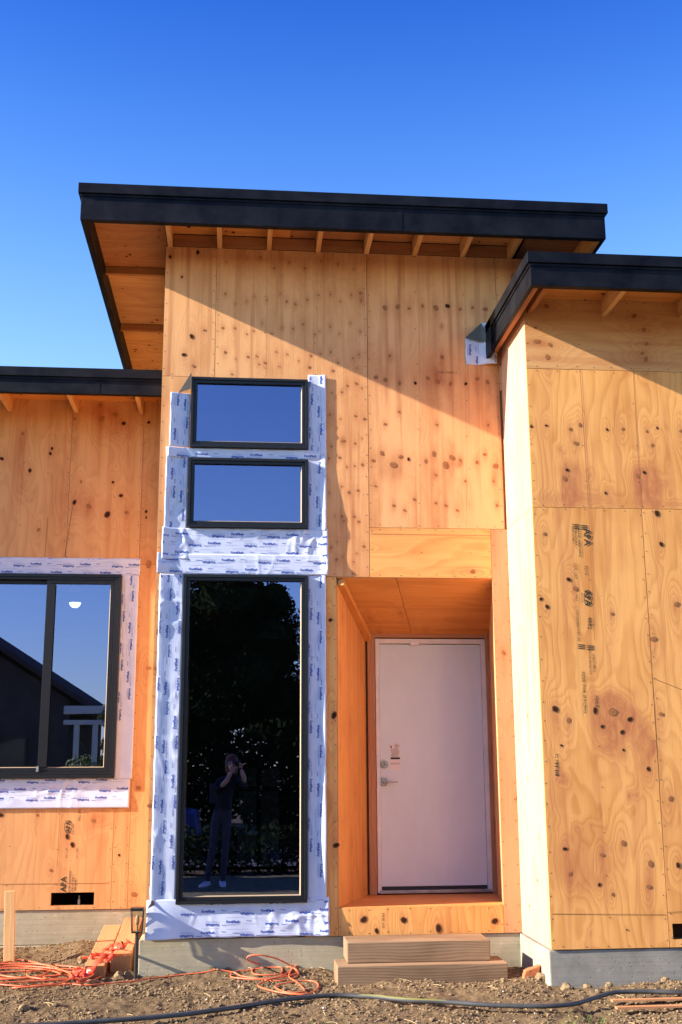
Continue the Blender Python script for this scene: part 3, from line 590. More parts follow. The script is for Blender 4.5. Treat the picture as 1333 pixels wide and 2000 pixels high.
# ---- windows
def ring(mb,x0,x1,z0,z1,w,y0,y1):
    mb.box((x0,y0,z0),(x1,y1,z0+w)); mb.box((x0,y0,z1-w),(x1,y1,z1)); mb.box((x0,y0,z0+w),(x0+w,y1,z1-w)); mb.box((x1-w,y0,z0+w),(x1,y1,z1-w))
def lit_beads(mb,x0,x1,z0,z1,w,y0,y1):  # only the sunlit bottom and right sides; the shaded two are left out
    o=[(x0,y0,z0),(x1,y0,z0),(x1,y0,z1),(x0,y0,z1)]; i=[(x0+w,y1,z0+w),(x1-w,y1,z0+w),(x1-w,y1,z1-w),(x0+w,y1,z1-w)]
    mb.add(o+i,[(0,1,5,4),(1,2,6,5)])
def window(w,yw,label,name='window'):
    x0,x1,z0,z1=w; o=empty(name); o.parent=house; o['label']=label
    m=MB(); ring(m,x0,x1,z0,z1,.022,yw-.040,yw+.06); m.build('frame',M['frame'],o,bevel=.002)
    m=MB(); ring(m,x0+.0225,x1-.0225,z0+.0225,z1-.0225,.026,yw-.030,yw+.05); m.build('sash',M['frame'],o,bevel=.003)
    m=MB(); lit_beads(m,x0+.049,x1-.049,z0+.049,z1-.049,.007,yw-.022,yw-.008); m.build('glazing_bead',M['bead'],o)
    g=MB(); i=.050; y=yw-.006; g.add([(x0+i,y,z0+i),(x1-i,y,z0+i),(x1-i,y,z1-i),(x0+i,y,z1-i)],[(0,1,2,3)]); g.build('pane',M['glass'],o)
    for fx in (.24,.80): bx('weep_slot',(x0+(x1-x0)*fx-.018,yw-.0425,z0+.006),(x0+(x1-x0)*fx+.018,yw-.0405,z0+.011),M['print'],o)
    return o
window(w1,0,'upper small window above the tall one'); window(w2,0,'lower small window above the tall one'); window(w3,0,'tall fixed window left of the entry')
# sliding window of the left wing
o=empty('window'); o.parent=house; o['label']='sliding window of the left wing'
y=1.4; x0,x1,z0,z1=WL
m=MB(); ring(m,x0,x1,z0,z1,.028,y-.045,y+.07); ring(m,x0,x1-.029,z0+.029,z1-.029,.022,y-.038,y+.06); m.build('frame',M['frame'],o,bevel=.002)
a,b=P(98,1300,1.385)[0],P(222,1140,1.385)[0]
m=MB(); sx0,sx1,sz0,sz1=-1.690,-1.099,1.552,3.211
ring(m,sx0,sx1,sz0,sz1,.036,y-.030,y+.005); m.box((sx0-.001,y-.033,sz0+.04),(sx0+.075,y-.0305,sz1-.04)); m.build('sash',M['frame'],o,bevel=.002)
m=MB(); ring(m,-2.60,-1.655,sz0,sz1,.036,y+.010,y+.040); m.build('sash',M['frame'],o,bevel=.002)
m=MB(); lit_beads(m,sx0+.075,sx1-.036,sz0+.036,sz1-.036,.006,y-.020,y-.008); m.build('glazing_bead',M['bead'],o)
m=MB(); lit_beads(m,-2.56,-1.691,sz0+.036,sz1-.036,.006,y+.018,y+.024); m.build('glazing_bead',M['bead'],o)
g=MB(); g.add([(sx0+.03,y-.006,sz0+.03),(sx1-.03,y-.006,sz0+.03),(sx1-.03,y-.006,sz1-.03),(sx0+.03,y-.006,sz1-.03)],[(0,1,2,3)]); g.build('pane',M['glass'],o)
g=MB(); g.add([(-2.57,y+.026,sz0+.03),(-1.66,y+.026,sz0+.03),(-1.66,y+.026,sz1-.03),(-2.57,y+.026,sz1-.03)],[(0,1,2,3)]); g.build('pane',M['glass'],o)
bx('latch',(-1.700,y-.044,1.555),(-1.680,y-.034,1.60),M['alum'],o)
# ceiling lamp in the left room
lx,lz=P(147,1181,3.2); lz-=.02
lo=empty('ceiling_lamp'); lo.parent=house
m=MB(); prof=[(0,-.055),(.022,-.052),(.044,-.038),(.056,-.016),(.06,0)]
vs=[];n=20
for r,z in prof[1:]: vs+=[(lx+r*math.cos(2*math.pi*k/n),3.2+r*math.sin(2*math.pi*k/n),lz+.04+z) for k in range(n)]
vs.append((lx,3.2,lz+.04-.055)); fs=[(i*n+k,(i+1)*n+k,(i+1)*n+(k+1)%n,i*n+(k+1)%n) for i in range(len(prof)-2) for k in range(n)]+[(len(vs)-1,k,(k+1)%n) for k in range(n)]
m.add(vs,fs); m.build('lamp_shade',M['lamp_on'],lo,smooth=True)
m=MB(); m.tube([(lx,3.2,lz+.041),(lx,3.2,3.56)],[.004,.004],8); m.build('lamp_base',M['frame'],lo)
ax,az=P(148,1153,3.9); bx('ceiling_vent',(ax-.06,3.8,az-.03),(ax+.06,3.86,az+.03),M['plastic'],house)

# ---------------------------------------------------------------- flashing tape
def text_mesh(s, size, res=1, bold=.0, shear=0):
    c=bpy.data.curves.new('t','FONT'); c.body=s; c.size=size; c.resolution_u=res; c.offset=bold; c.align_x='CENTER'; c.align_y='CENTER'; c.shear=shear
    o=bpy.data.objects.new('t',c); COL.objects.link(o); dg=bpy.context.evaluated_depsgraph_get(); me=bpy.data.meshes.new_from_object(o.evaluated_get(dg))
    bm=bmesh.new(); bm.from_mesh(me); bmesh.ops.triangulate(bm,faces=bm.faces[:]); bm.verts.index_update()
    v=[(p.co.x,p.co.y) for p in bm.verts]; f=[tuple(q.index for q in t.verts) for t in bm.faces]; bm.free(); bpy.data.objects.remove(o); bpy.data.curves.remove(c); bpy.data.meshes.remove(me)
    return v,f
TXT_F=text_mesh('FortiFlash',.0245,1,.0011,.05); TXT_H=text_mesh('Henry',.014,1,.0002)
def bars(w,h): return [(-w/2,-h/2),(w/2,-h/2),(w/2,h/2),(-w/2,h/2)],[(0,1,2),(0,2,3)]
def tape(pl,a0,a1,b0,b1,lift=None,vert=False,amp=.0022,seed=0,step=.012,label=None,edge=.004,base=.0):
    lift=lift or (lambda a,b:0)
    def h(a,b):
        e=noise.noise(Vector((a*4+seed,b*4,seed*1.7))); r1=1-abs(noise.noise(Vector((a*6+seed*3,b*13,5))))*2; r2=1-abs(noise.noise(Vector((a*14,b*5+seed,9))))*2
        r1=1-abs(noise.noise(Vector((a*2.3+seed*3,b*6,5))))*2; r2=1-abs(noise.noise(Vector((a*7,b*1.8+seed,9))))*2
        msk=max(0,noise.noise(Vector((a*3+seed,b*3,13)))+.1)
        return base+.004+amp*.3*e+amp*3.2*msk*(max(0,r1-.80)*5+max(0,r2-.84)*5)+lift(a,b)
    na=max(2,int((a1-a0)/step)); nb=max(2,int((b1-b0)/step)); m=MB()
    H=np.zeros((nb+1,na+1))
    jA=lambda b,s: edge*noise.noise(Vector((b*9,s+seed,1)))
    for j in range(nb+1):
        for i in range(na+1):
            a=a0+(a1-a0)*i/na; b=b0+(b1-b0)*j/nb; H[j,i]=h(a,b)
            aa=a+(jA(b,0) if i==0 else jA(b,5) if i==na else 0); bb=b+(jA(a,9) if j==0 else jA(a,14) if j==nb else 0)
            m.v.append(tuple(pl(aa,bb,H[j,i])))
    W_=na+1
    for j in range(nb):
        for i in range(na): m.f.append((j*W_+i,j*W_+i+1,(j+1)*W_+i+1,(j+1)*W_+i)); m.mi.append(0); m.uv.append(None)
    o=m.build('flashing_tape',M['tape'],house,smooth=True)
    md=o.modifiers.new('s','SOLIDIFY'); md.thickness=.0012; md.offset=-1
    if label: o['label']=label
    def Hs(a,b):
        x=min(max((a-a0)/(a1-a0)*na,0),na-1e-6); y=min(max((b-b0)/(b1-b0)*nb,0),nb-1e-6); i=int(x); j=int(y); fx=x-i; fy=y-j
        return H[j,i]*(1-fx)*(1-fy)+H[j,i+1]*fx*(1-fy)+H[j+1,i]*(1-fx)*fy+H[j+1,i+1]*fx*fy
    ink=MB(); gr=MB()
    def put(mb,shape,s,t,flip):
        # s runs along the tape's print direction, t across
        vs,fs=shape; sg=-1 if flip else 1; pts=[]
        for (x,y) in vs:
            S_,T_=s+x*sg,t+y*sg
            pts.append((S_,T_) if not vert else (-T_,S_))
        keep=[f for f in fs if all(a0+.003<pts[k][0]<a1-.003 and b0+.003<pts[k][1]<b1-.003 for k in f)]
        if not keep: return
        used=sorted({k for f in keep for k in f}); mp={k:i for i,k in enumerate(used)}
        mb.add([pl(pts[k][0],pts[k][1],Hs(*pts[k])+.0016) for k in used],[tuple(mp[k] for k in f) for f in keep])
    if not vert: s0,s1,t0,t1=a0,a1,b0,b1
    else: s0,s1,t0,t1=b0,b1,-a1,-a0
    k0=int(math.floor(t0/.073))-1; ph=random.uniform(0,.43)
    for k in range(k0,int(t1/.073)+2):
        for n_ in range(int(math.floor(s0/.43))-1,int(s1/.43)+2):
            s=n_*.43+(.18 if k%2 else 0)+ph*0+seed*.11; t=k*.073+seed*.013
            if not(s0-.1<s<s1+.35 and t0-.05<t<t1+.05): continue
            put(ink,TXT_F,s,t,False); put(ink,TXT_F,s-.148,t-.018,True)
            put(gr,bars(.095,.0022),s,t-.017,False); put(gr,bars(.095,.0022),s-.148,t-.001,False)
            put(gr,bars(.06,.0015),s-.01,t-.024,False); put(gr,bars(.07,.0015),s-.16,t+.007,False)
            put(gr,bars(.16,.0013),s+.21,t+.021,False); put(gr,bars(.13,.0013),s+.02,t+.030,False); put(gr,bars(.05,.006),s+.205,t-.004,False) if (k+n_)%2 else None
            put(ink,TXT_H,s+.115,t+.006,False); put(ink,TXT_H,s-.062,t-.024,True); put(gr,bars(.10,.0015),s+.13,t-.014,False)
    if ink.v: q=ink.build('lettering',M['tape_ink'],o); q['kind']='stuff'
    if gr.v: q=gr.build('fine_print',M['tape_gray'],o); q['kind']='stuff'
    return o
sm=lambda e0,e1,x: (lambda t:t*t*(3-2*t))(min(1,max(0,(x-e0)/(e1-e0))))
wedge=lambda a,ab: .27*max(0,ab-a)
nz1=lambda x,s: noise.noise(Vector((x,s,2.2)))
# left edges stand off the board (so they turn from the sun), right edges curl out and throw the scalloped shade
tape(F0,-.565,-.408,4.06,4.505,lift=lambda a,b:wedge(a,-.412),vert=True,seed=1)
tape(F0,-.588,-.415,3.40,4.055,lift=lambda a,b:wedge(a,-.455+.05*nz1(b*5,3)-.05*(1-sm(3.4,3.8,b))),vert=True,seed=2,base=.0)
rl=lambda c: (lambda a,b: sm(.585,.675,a)*(.006+.016*max(0,nz1(b*3.1+c,7)+.25)))
tape(F0,.532,.677,4.02,4.692,lift=lambda a,b:sm(.60,.677,a)*.010,vert=True,seed=3)
tape(F0,.532,.677,3.40,4.02,lift=lambda a,b:sm(.60,.677,a)*(.010+.016*sm(4.0,3.4,b)),vert=True,seed=4)
tape(F0,-.575,.680,3.975,4.056,amp=.003,seed=5,base=.003,lift=lambda a,b:wedge(a,-.43))
tape(F0,-.60,.688,3.16,3.408,amp=.008,seed=6,base=.004,lift=lambda a,b:wedge(a,-.50+.04*nz1(b*12,1))+sm(.60,.688,a)*.030*(.6+.4*nz1(b*8,2)),label='crumpled wide strip between small and tall windows')
tape(F0,-.632,.690,3.045,3.205,amp=.006,seed=7,base=.008,lift=lambda a,b:wedge(a,-.52+.03*nz1(b*14,1))+sm(.62,.69,a)*.014)
tape(F0,-.610,-.428,.64,3.045,lift=lambda a,b:.020*(1-sm(-.61,-.50,a))*(.6+.5*nz1(b*2,8))*sm(-.2,1,1),vert=True,seed=8,amp=.005,base=.002)
tape(F0,.532,.672,.45,3.045,lift=lambda a,b: sm(.60,.672,a)*(.004+.030*max(0,.42+nz1(b*1.9+.4,7))),vert=True,seed=9)
def apl(a,b):
    t=(1-sm(-.63,-.22,a)); u=(1-(b-.388)/.30); r=sm(.55,.692,a)
    return .080*t**1.3*max(0,u)**1.2+.016*r*max(0,u)+.012*max(0,u)*(.5+nz1(a*5,3))
tape(F0,-.63,.692,.388,.655,amp=.0055,seed=10,base=.004,lift=apl,label='wide apron strip under the tall window, lower corner curling')
tape(front(1.4),-3.0,-.885,3.262,3.412,amp=.002,seed=11)
tape(front(1.4),-1.043,-.893,1.49,3.262,vert=True,seed=12,lift=lambda a,b:sm(-.97,-.893,a)*.006)
tape(front(1.4),-3.0,-.910,1.250,1.497,amp=.004,seed=13,lift=lambda a,b:.010*(1-sm(1.25,1.42,b)))
# dark folded flaps
m=MB(); m.add([(-.405,-.052,4.668),(-.505,-.030,4.505),(-.408,-.050,4.535),(-.405,-.046,4.668),(-.505,-.024,4.505),(-.408,-.044,4.535)],[(0,1,2),(5,4,3),(0,3,4,1),(1,4,5,2)]); m.build('flashing_flap',M['tape_back'],house)
m=MB(); m.add([(-.585,-.018,.655),(-.625,-.075,.600),(-.560,-.010,.625),(-.585,-.014,.655),(-.625,-.070,.600),(-.560,-.006,.625)],[(0,1,2),(5,4,3),(0,3,4,1),(1,4,5,2)]); m.build('flashing_flap',M['tape_back'],house)

# ---------------------------------------------------------------- stamps and lines on the sheets
def prints(name,items,Yp,mat):
    m=MB()
    for kind,u,v,u2,v2,extra in items:
        if kind=='t':   # text rotated so that it reads downwards (or upwards) : centre, length along z
            vs,fs=text_mesh(extra[0],extra[1],1,extra[2] if len(extra)>2 else .0,.0); x,z=P(u,v,Yp); s=extra[3] if len(extra)>3 else 1
            m.add([(x+y*s,Yp-.0022,z-xx*s) for xx,y in vs],[f if True else f for f in fs])
        elif kind=='l':
            xa,za=P(u,v,Yp); xb,zb=P(u2,v2,Yp); d=Vector((xb-xa,0,zb-za)).normalized(); w=extra/2; n=Vector((-d.z,0,d.x))*w
            p=[Vector((xa,Yp-.002,za)),Vector((xb,Yp-.002,zb))]; m.add([p[0]-n,p[1]-n,p[1]+n,p[0]+n],[(0,1,2,3)])
        elif kind=='o':
            x,z=P(u,v,Yp); N=28; ra,rb=extra
            m.add([(x+r*ra*math.cos(2*math.pi*k/N),Yp-.0022,z+r*rb*math.sin(2*math.pi*k/N)) for k in range(N) for r in (.90,1.04)],[(2*k,2*k+1,(2*k+3)%(2*N),(2*k+2)%(2*N)) for k in range(N)])
    o=m.build(name,mat,house); return tag(o,kind='stuff') if name=='stamp' else o
def ln(name,items,Yp,mat):
    for i in items: prints(name,[i],Yp,mat)
it=[]
for u0,v0 in ((1118,1024),(1134,1026),(1129,1259),(1147,1261)):
    it+=[('l',u0,v0,u0+14,v0+1,.006),('l',u0,v0+3.5,u0+14,v0+4.5,.006),('l',u0,v0+7,u0+14,v0+8,.006)]
it+=[('t',1147,1049,0,0,('APA',.068,.0020)),('t',1132,1060,0,0,('RATED SHEATHING',.024,.0002)),('t',1125.5,1052,0,0,('STRUCTURAL 1',.022,.0002)),('t',1119.5,1046,0,0,('EXPOSURE 1',.022,.0002)),
 ('t',1145,1114,0,0,('32/16',.032)),('t',1124,1115,0,0,('15/32 CAT',.026)),('t',1148,1168,0,0,('APA',.058,.002)),('o',1149,1168,0,0,(.030,.056)),('t',1137,1167,0,0,('PS 1-19',.022)),('t',1152,1217,0,0,('4882',.045)),('t',1127,1168,0,0,('5-PLY',.02)),
 ('t',1129,1222,0,0,('THICKNESS 0.451 IN.',.025)),('t',1152,1292,0,0,('WOOD PRODUCT',.022)),('t',1160,1295,0,0,('SHEATHING',.024)),('t',1141,1352,0,0,('SIZED FOR SPACING',.032)),('t',1165,1370,0,0,('MADE',.03)),
 ('t',1088,1487,0,0,('52 3F 12',.03)),('t',1087,1502,0,0,('91 1/4',.036,.0012))]
prints('stamp',it,-.8,M['ink'])
ln('chalk_line',[('l',a,b,c,d,w) for a,b,c,d,w in ((1133,722,1150,990,.0035),(1237,722,1253,992,.0035),(1150,995,1162,1250,.002))],-.8,M['chalk'])
ln('pencil_line',[('l',a,b,c,d,w) for a,b,c,d,w in ((1079,1785,1300,1786,.004),(1276,1325,1345,1352,.004),(1303,1782,1340,1780,.004))],-.8,M['seam'])
ln('pencil_line',[('l',a,b,c,d,w) for a,b,c,d,w in ((0,1727,213,1725,.004),(143,985,127,1088,.005),(94,1010,88,1088,.004),(118,1582,113,1692,.003))],1.4,M['seam'])
ln('pencil_line',[('l',a,b,c,d,w) for a,b,c,d,w in ((522,493,521,735,.0016),(620,497,620,735,.0012),(818,506,822,1030,.0016),(908,510,912,1030,.0016),(724,1043,960,1046,.003))],0,M['seam'])
up=[('t',125,1725,0,0,('APA',-.062,.0016)) ]
def prints_up(items,Yp):
    m=MB()
    for u,v,s,size,b in items:
        vs,fs=text_mesh(s,size,1,b); x,z=P(u,v,Yp); m.add([(x-y,Yp-.0022,z+xx) for xx,y in vs],fs)
    return m
m=prints_up([(125,1727,'APA',.066,.0018),(134,1615,'APA',.050,.0016),(137,1722,'RATED SHEATHING',.020,.0004),(143,1725,'STRUCTURAL 1',.020,.0004),(148,1727,'EXPOSURE 1',.018,.0004),(131,1666,'PS 1-19',.026,0),(151,1666,'32/16 SIZED',.018,0),(144,1620,'15/32 CAT',.020,0),(156,1592,'MILL 442',.026,0)],1.4)
x,z=P(134,1615,1.4); N=28; m.add([(x+r*.032*math.cos(2*math.pi*k/N),1.4-.0022,z+r*.052*math.sin(2*math.pi*k/N)) for k in range(N) for r in (.92,1.04)],[(2*k,2*k+1,(2*k+3)%(2*N),(2*k+2)%(2*N)) for k in range(N)])
tag(m.build('stamp',M['ink'],house),kind='stuff')
m=MB()
vs,fs=text_mesh('PINE 200',.028,1,.0005); x,z=P(748,1798,0); m.add([(x+y,-.0022,z-xx) for xx,y in vs],fs)
vs,fs=text_mesh('FIR 200F-1',.036,1,.0); x,z=P(875,728,0); m.add([(x+xx,-.0022,z+y) for xx,y in vs],fs)
tag(m.build('stamp',M['seam'],house),kind='stuff')

# ---------------------------------------------------------------- roofs
def roof(x0,x1,y0,y1,z0,z1,left=True,right=True):
    r=empty('roof'); r.parent=house; bm_=M['black_metal']; lip=.022; rim=z1-.085
    bx('fascia',(x0,y0,z0),(x1,y0+.03,rim),bm_,r,bevel=.003)
    bx('drip_edge',(x0-lip,y0-lip,rim+.002),(x1+lip,y0+.05,z1),bm_,r,bevel=.004)
    bx('drip_edge',(x0-.006,y0-.008,rim-.020),(x1+.006,y0-.0005,rim),bm_,r,bevel=.002)
    for xj in np.arange(x0+2.44,x1,2.44): bx('lap_seam',(xj,y0-.0025,z0+.002),(xj+.05,y0-.0003,rim-.021),bm_,r)
    bx('fascia_lip',(x0+.004,y0+.031,z0+.001),(x1-.004,y0+.055,z0+.012),bm_,r)
    if left:
        bx('fascia',(x0,y0+.031,z0),(x0+.03,y1,rim),bm_,r,bevel=.003); bx('drip_edge',(x0-lip,y0+.051,rim+.002),(x0+.05,y1,z1),bm_,r,bevel=.004); bx('drip_edge',(x0-.008,y0,rim-.020),(x0-.0005,y1,rim),bm_,r)
        bx('barge_board',(x0+.031,y0+.06,z0+.004),(x0+(.068 if x0>1 else .045),y1,rim-.001),M['ply_soffit'] if x0>1 else M['black_metal'],r,grain=1)
    if right:
        bx('fascia',(x1-.03,y0+.031,z0),(x1,y1,rim),bm_,r,bevel=.003); bx('drip_edge',(x1-.05,y0+.051,rim+.002),(x1+lip,y1,z1),bm_,r,bevel=.004)
        bx('barge_board',(x1-.068,y0+.06,z0+.004),(x1-.031,y1,rim-.001),M['ply_gold'],r,grain=1)
    bx('roof_deck',(x0+.06,y0+.06,rim+.004),(x1-.06,y1,z1-.01),M['print'],r)
    bx('nailer',(x0+.07,y0+.032,z0+.02),(x1-.07,y0+.069,rim-.003),M['ply_soffit'],r,grain=0)
    return r
# tower
Rt=roof(-1.255,2.875,-.60,5.1,5.688,5.985)
SD=5.893
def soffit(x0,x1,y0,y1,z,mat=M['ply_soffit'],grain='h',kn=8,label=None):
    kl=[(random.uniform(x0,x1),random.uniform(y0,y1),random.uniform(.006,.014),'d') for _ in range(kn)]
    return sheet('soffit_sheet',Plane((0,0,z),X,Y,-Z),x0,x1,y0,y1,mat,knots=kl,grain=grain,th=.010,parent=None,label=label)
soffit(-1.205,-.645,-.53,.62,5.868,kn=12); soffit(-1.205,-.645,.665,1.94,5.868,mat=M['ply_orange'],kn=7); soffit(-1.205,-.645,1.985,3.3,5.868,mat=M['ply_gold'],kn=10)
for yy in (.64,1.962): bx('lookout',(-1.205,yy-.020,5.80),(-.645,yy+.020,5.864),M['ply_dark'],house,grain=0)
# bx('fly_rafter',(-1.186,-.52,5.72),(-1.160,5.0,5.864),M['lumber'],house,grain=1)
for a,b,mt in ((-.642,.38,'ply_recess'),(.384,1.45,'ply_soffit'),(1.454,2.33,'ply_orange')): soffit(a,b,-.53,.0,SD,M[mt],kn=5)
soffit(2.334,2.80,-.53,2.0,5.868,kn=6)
rx=[-.607+.4064*i for i in range(8)]
for i,x in enumerate(rx):
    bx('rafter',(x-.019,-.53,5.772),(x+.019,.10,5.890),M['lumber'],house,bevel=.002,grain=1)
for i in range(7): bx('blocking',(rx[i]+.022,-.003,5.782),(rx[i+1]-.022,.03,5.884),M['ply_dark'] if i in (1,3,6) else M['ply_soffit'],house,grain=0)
# right wing
Rr=roof(2.022,5.4,-1.405,4.0,4.905,5.155,left=True,right=False)
# the left fascia must stop at the tower wall: trimmed part is hidden inside
rxr=[2.168,2.748,3.358,3.968,4.578]
for i,x in enumerate(rxr): bx('rafter',(x-.019,-1.335,4.943),(x+.019,-.70,5.066),M['ply_soffit'] if i==0 else M['lumber'],house,bevel=.002,grain=1)
for a,b in zip([2.09]+[x+.022 for x in rxr],[x-.022 for x in rxr]): 
    if b-a>.1: bx('blocking',(a,-.803,5.072-.004),(b,-.775,5.078),M['ply_dark'],house,grain=0)
soffit(2.10,3.3,-1.33,-.80,5.0685,M['ply_recess'],kn=9); soffit(3.304,5.3,-1.33,-.80,5.0685,M['ply_recess'],kn=9)
# left wing
Rl=roof(-8.6,-.650,.775,5.0,4.745,4.972,left=True,right=False)
for x in (-4.51,-3.91,-3.31,-2.71,-2.11,-1.511,-.921): bx('rafter',(x-.019,.85,4.765),(x+.019,1.50,4.884),M['lumber'],house,bevel=.002,grain=1)
soffit(-8.2,-1.6,.85,1.40,4.886,M['ply_recess'],kn=7); soffit(-1.596,-.645,.85,1.40,4.886,M['ply_recess'],kn=7)
# flashing bit where the right roof meets the tower
tape(F0,1.835,2.085,4.815,5.05,vert=True,amp=.004,seed=3.3,lift=lambda a,b:sm(1.93,2.06,a)*.05,label='small patch by the end of the right roof edge')
tape(F0,1.965,2.03,5.03,5.175,vert=True,amp=.004,seed=16,lift=lambda a,b:.03)
m=MB(); m.add([(1.835,-.012,5.05),(1.965,-.055,5.165),(2.02,-.06,5.02),(1.95,-.03,5.01),(1.835,-.006,5.05),(1.965,-.049,5.165),(2.02,-.054,5.02),(1.95,-.024,5.01)],[(3,2,1,0),(4,5,6,7),(0,1,5,4),(1,2,6,5),(2,3,7,6),(3,0,4,7)]); m.build('flashing_flap',M['tape_back'],house)
bx('fascia_end_cap',(2.000,-.22,4.86),(2.034,-.004,5.145),M['black_metal'],house,bevel=.003)

# ---------------------------------------------------------------- things on the ground
def beam(name,a,b,mat,label,cat,group=None,bevel=.004,grain=0):
    o=bx(name,a,b,mat,None,bevel=bevel,grain=grain); tag(o,label,cat,group); return o
gs=gfine(1.3,-.45)
beam('timber',(.708,-.500,.10),(1.895,-.20,.256),M['lumber_old'],'weathered brown timber lying on the dirt as the bottom step below the door','timber','step timbers below the door',.006)
beam('timber',(.786,-.405,.2575),(1.796,-.10,.396),M['lumber_old'],'shorter weathered timber stacked on top as the upper step below the door','timber','step timbers below the door',.006)
def lean(name,p,q,w,h,mat,label,cat,group=None):
    o=bar(name,p,q,w,h,mat,None,bevel=.004)
    for v in o.data.vertices:   # slightly out-of-square saw cut at the near end
        if v.co.y<.5: v.co.y-=(v.co.z-p[2])*.30
    tag(o,label,cat,group); return o
lean('timber',(-.985,.00,.160),(-1.00,1.30,.262),.140,.115,M['fir'],'orange fir timber, lower left of the pair tied with red ribbon','timber','new fir timbers by the lamp')
lean('timber',(-.815,.12,.180),(-.835,1.36,.285),.150,.165,M['fir'],'thick pale orange fir timber with end grain showing, beside the path lamp','timber','new fir timbers by the lamp')
x0,_=P(20,1883,.6)
o=bar('survey_stake',(x0,.6,-.05),(x0-.03,.6,.668),.078,.03,M['lumber'],None,up=(0,1,0),bevel=.002); tag(o,'flat wooden survey stake standing upright in the dirt near the left edge','stake')
# planks right foreground
pz=gfine(2.9,-1.2)
for i,(dy,dz,lb) in enumerate(((0,-.01,'lower front thin plank lying under the grey hose at right'),(.085,.004,'upper rear thin plank lying under the grey hose at right'))):
    c=G(1203+i*-8,1957-i*9,.17); o=bar('plank',(c.x,c.y,pz+.002+dz),(c.x+1.3,c.y+.02,pz+.002+dz),.045,.012,M['fir'],None); tag(o,lb,'plank','thin planks at the right')
# path light
pl_=empty('path_light',(0,0,0)); tag(pl_,'small black solar lantern on a thin stake before the red-tied timbers','path light')
lx,ly=-.688,-.10; gl=gfine(lx,ly)
m=MB(); m.tube([(lx,ly,gl-.08),(lx,ly,.445)],.0125,12); m.build('post',M['lampblack'],pl_)
zb,zt=.445,.612
def frus(mb,w0,w1,z0,z1): mb.add([(lx-w0,ly-w0,z0),(lx+w0,ly-w0,z0),(lx+w0,ly+w0,z0),(lx-w0,ly+w0,z0),(lx-w1,ly-w1,z1),(lx+w1,ly-w1,z1),(lx+w1,ly+w1,z1),(lx-w1,ly+w1,z1)],[(3,2,1,0),(4,5,6,7),(0,1,5,4),(1,2,6,5),(2,3,7,6),(3,0,4,7)])
m=MB(); frus(m,.036,.039,zb,zb+.008); frus(m,.046,.046,zt-.018,zt-.001); frus(m,.048,.048,zt-.0005,zt+.003)
for sx in(-1,1):
    for sy in(-1,1): m.tube([(lx+sx*.035,ly+sy*.035,zb+.008),(lx+sx*.043,ly+sy*.043,zt-.018)],.0035,6)
m.build('lantern_frame',M['lampblack'],pl_)
m=MB()
for sx,sy in ((0,-1),(0,1),(-1,0),(1,0)):
    a=.033;b=.041
    if sx==0: m.add([(lx-a,ly+sy*a,zb+.009),(lx+a,ly+sy*a,zb+.009),(lx+b,ly+sy*b,zt-.019),(lx-b,ly+sy*b,zt-.019)],[(0,1,2,3)])
    else: m.add([(lx+sx*a,ly-a,zb+.009),(lx+sx*a,ly+a,zb+.009),(lx+sx*b,ly+b,zt-.019),(lx+sx*b,ly-b,zt-.019)],[(0,1,2,3)])
m.build('lantern_pane',M['lamp_glass'],pl_)
m=MB(); m.tube([(lx,ly,zb+.008),(lx,ly,zb+.05),(lx,ly,zb+.07),(lx,ly,zb+.10),(lx,ly,zb+.125)],[.008,.010,.017,.015,.004],12); m.build('bulb',M['bead'],pl_)
m=MB(); m.tube([(lx,ly,gl-.02),(lx,ly,gl+.01)],.02,10); m.build('ground_collar',M['lampblack'],pl_)

# spline helper
def catmull(pts,n=10,closed=False):
    pts=[Vector(p) for p in pts]; out=[]
    N=len(pts)
    for i in range(N-1):
        p0=pts[max(i-1,0)];p1=pts[i];p2=pts[i+1];p3=pts[min(i+2,N-1)]
        for k in range(n):
            t=k/n; out.append(.5*((2*p1)+(p2-p0)*t+(2*p0-5*p1+4*p2-p3)*t*t+(3*p1-p0-3*p2+p3)*t**3))
    out.append(pts[-1]); return out
def drape(pts,r,n=10,lift=None):
    q=catmull(pts,n); res=[]
    for p in q:
        res.append(Vector((p.x,p.y,max(p.z,gfine(p.x,p.y)+r*.7))))
    # smooth z
    for _ in range(3):
        zz=[p.z for p in res]
        for i in range(1,len(res)-1): res[i].z=max((zz[i-1]+zz[i]*2+zz[i+1])/4, gfine(res[i].x,res[i].y)+r*.3)
    return res
# hose
hp=[(-120,2012),(60,2003),(160,1997),(330,1984),(450,1969),(560,1952),(650,1944),(720,1947),(800,1954),(870,1957),(960,1963),(1050,1965),(1110,1962),(1160,1953),(1210,1946),(1270,1945),(1340,1947),(1450,1944),(1600,1950)]
pts=[G(u,v,.155) for u,v in hp]
H_=drape(pts,.017,12)
for p in H_: p.z+=.026*min(1,max(0,(p.x-2.15)/.25))
m=MB(); m.tube(H_,.0145,10); hose=m.build('hose',M['hose'],None,smooth=True); tag(hose,'dark grey garden hose running across the dirt in front of the house','hose')
seg=H_[int(6.6*12):int(9.3*12)]; m=MB(); m.tube([p+Vector((0,-.006,.0085)) for p in seg],[.008*math.sin(math.pi*(i+.5)/len(seg))**.4 for i in range(len(seg))],8); m.build('yellow_stripe',M['hose_y'],hose,smooth=True)
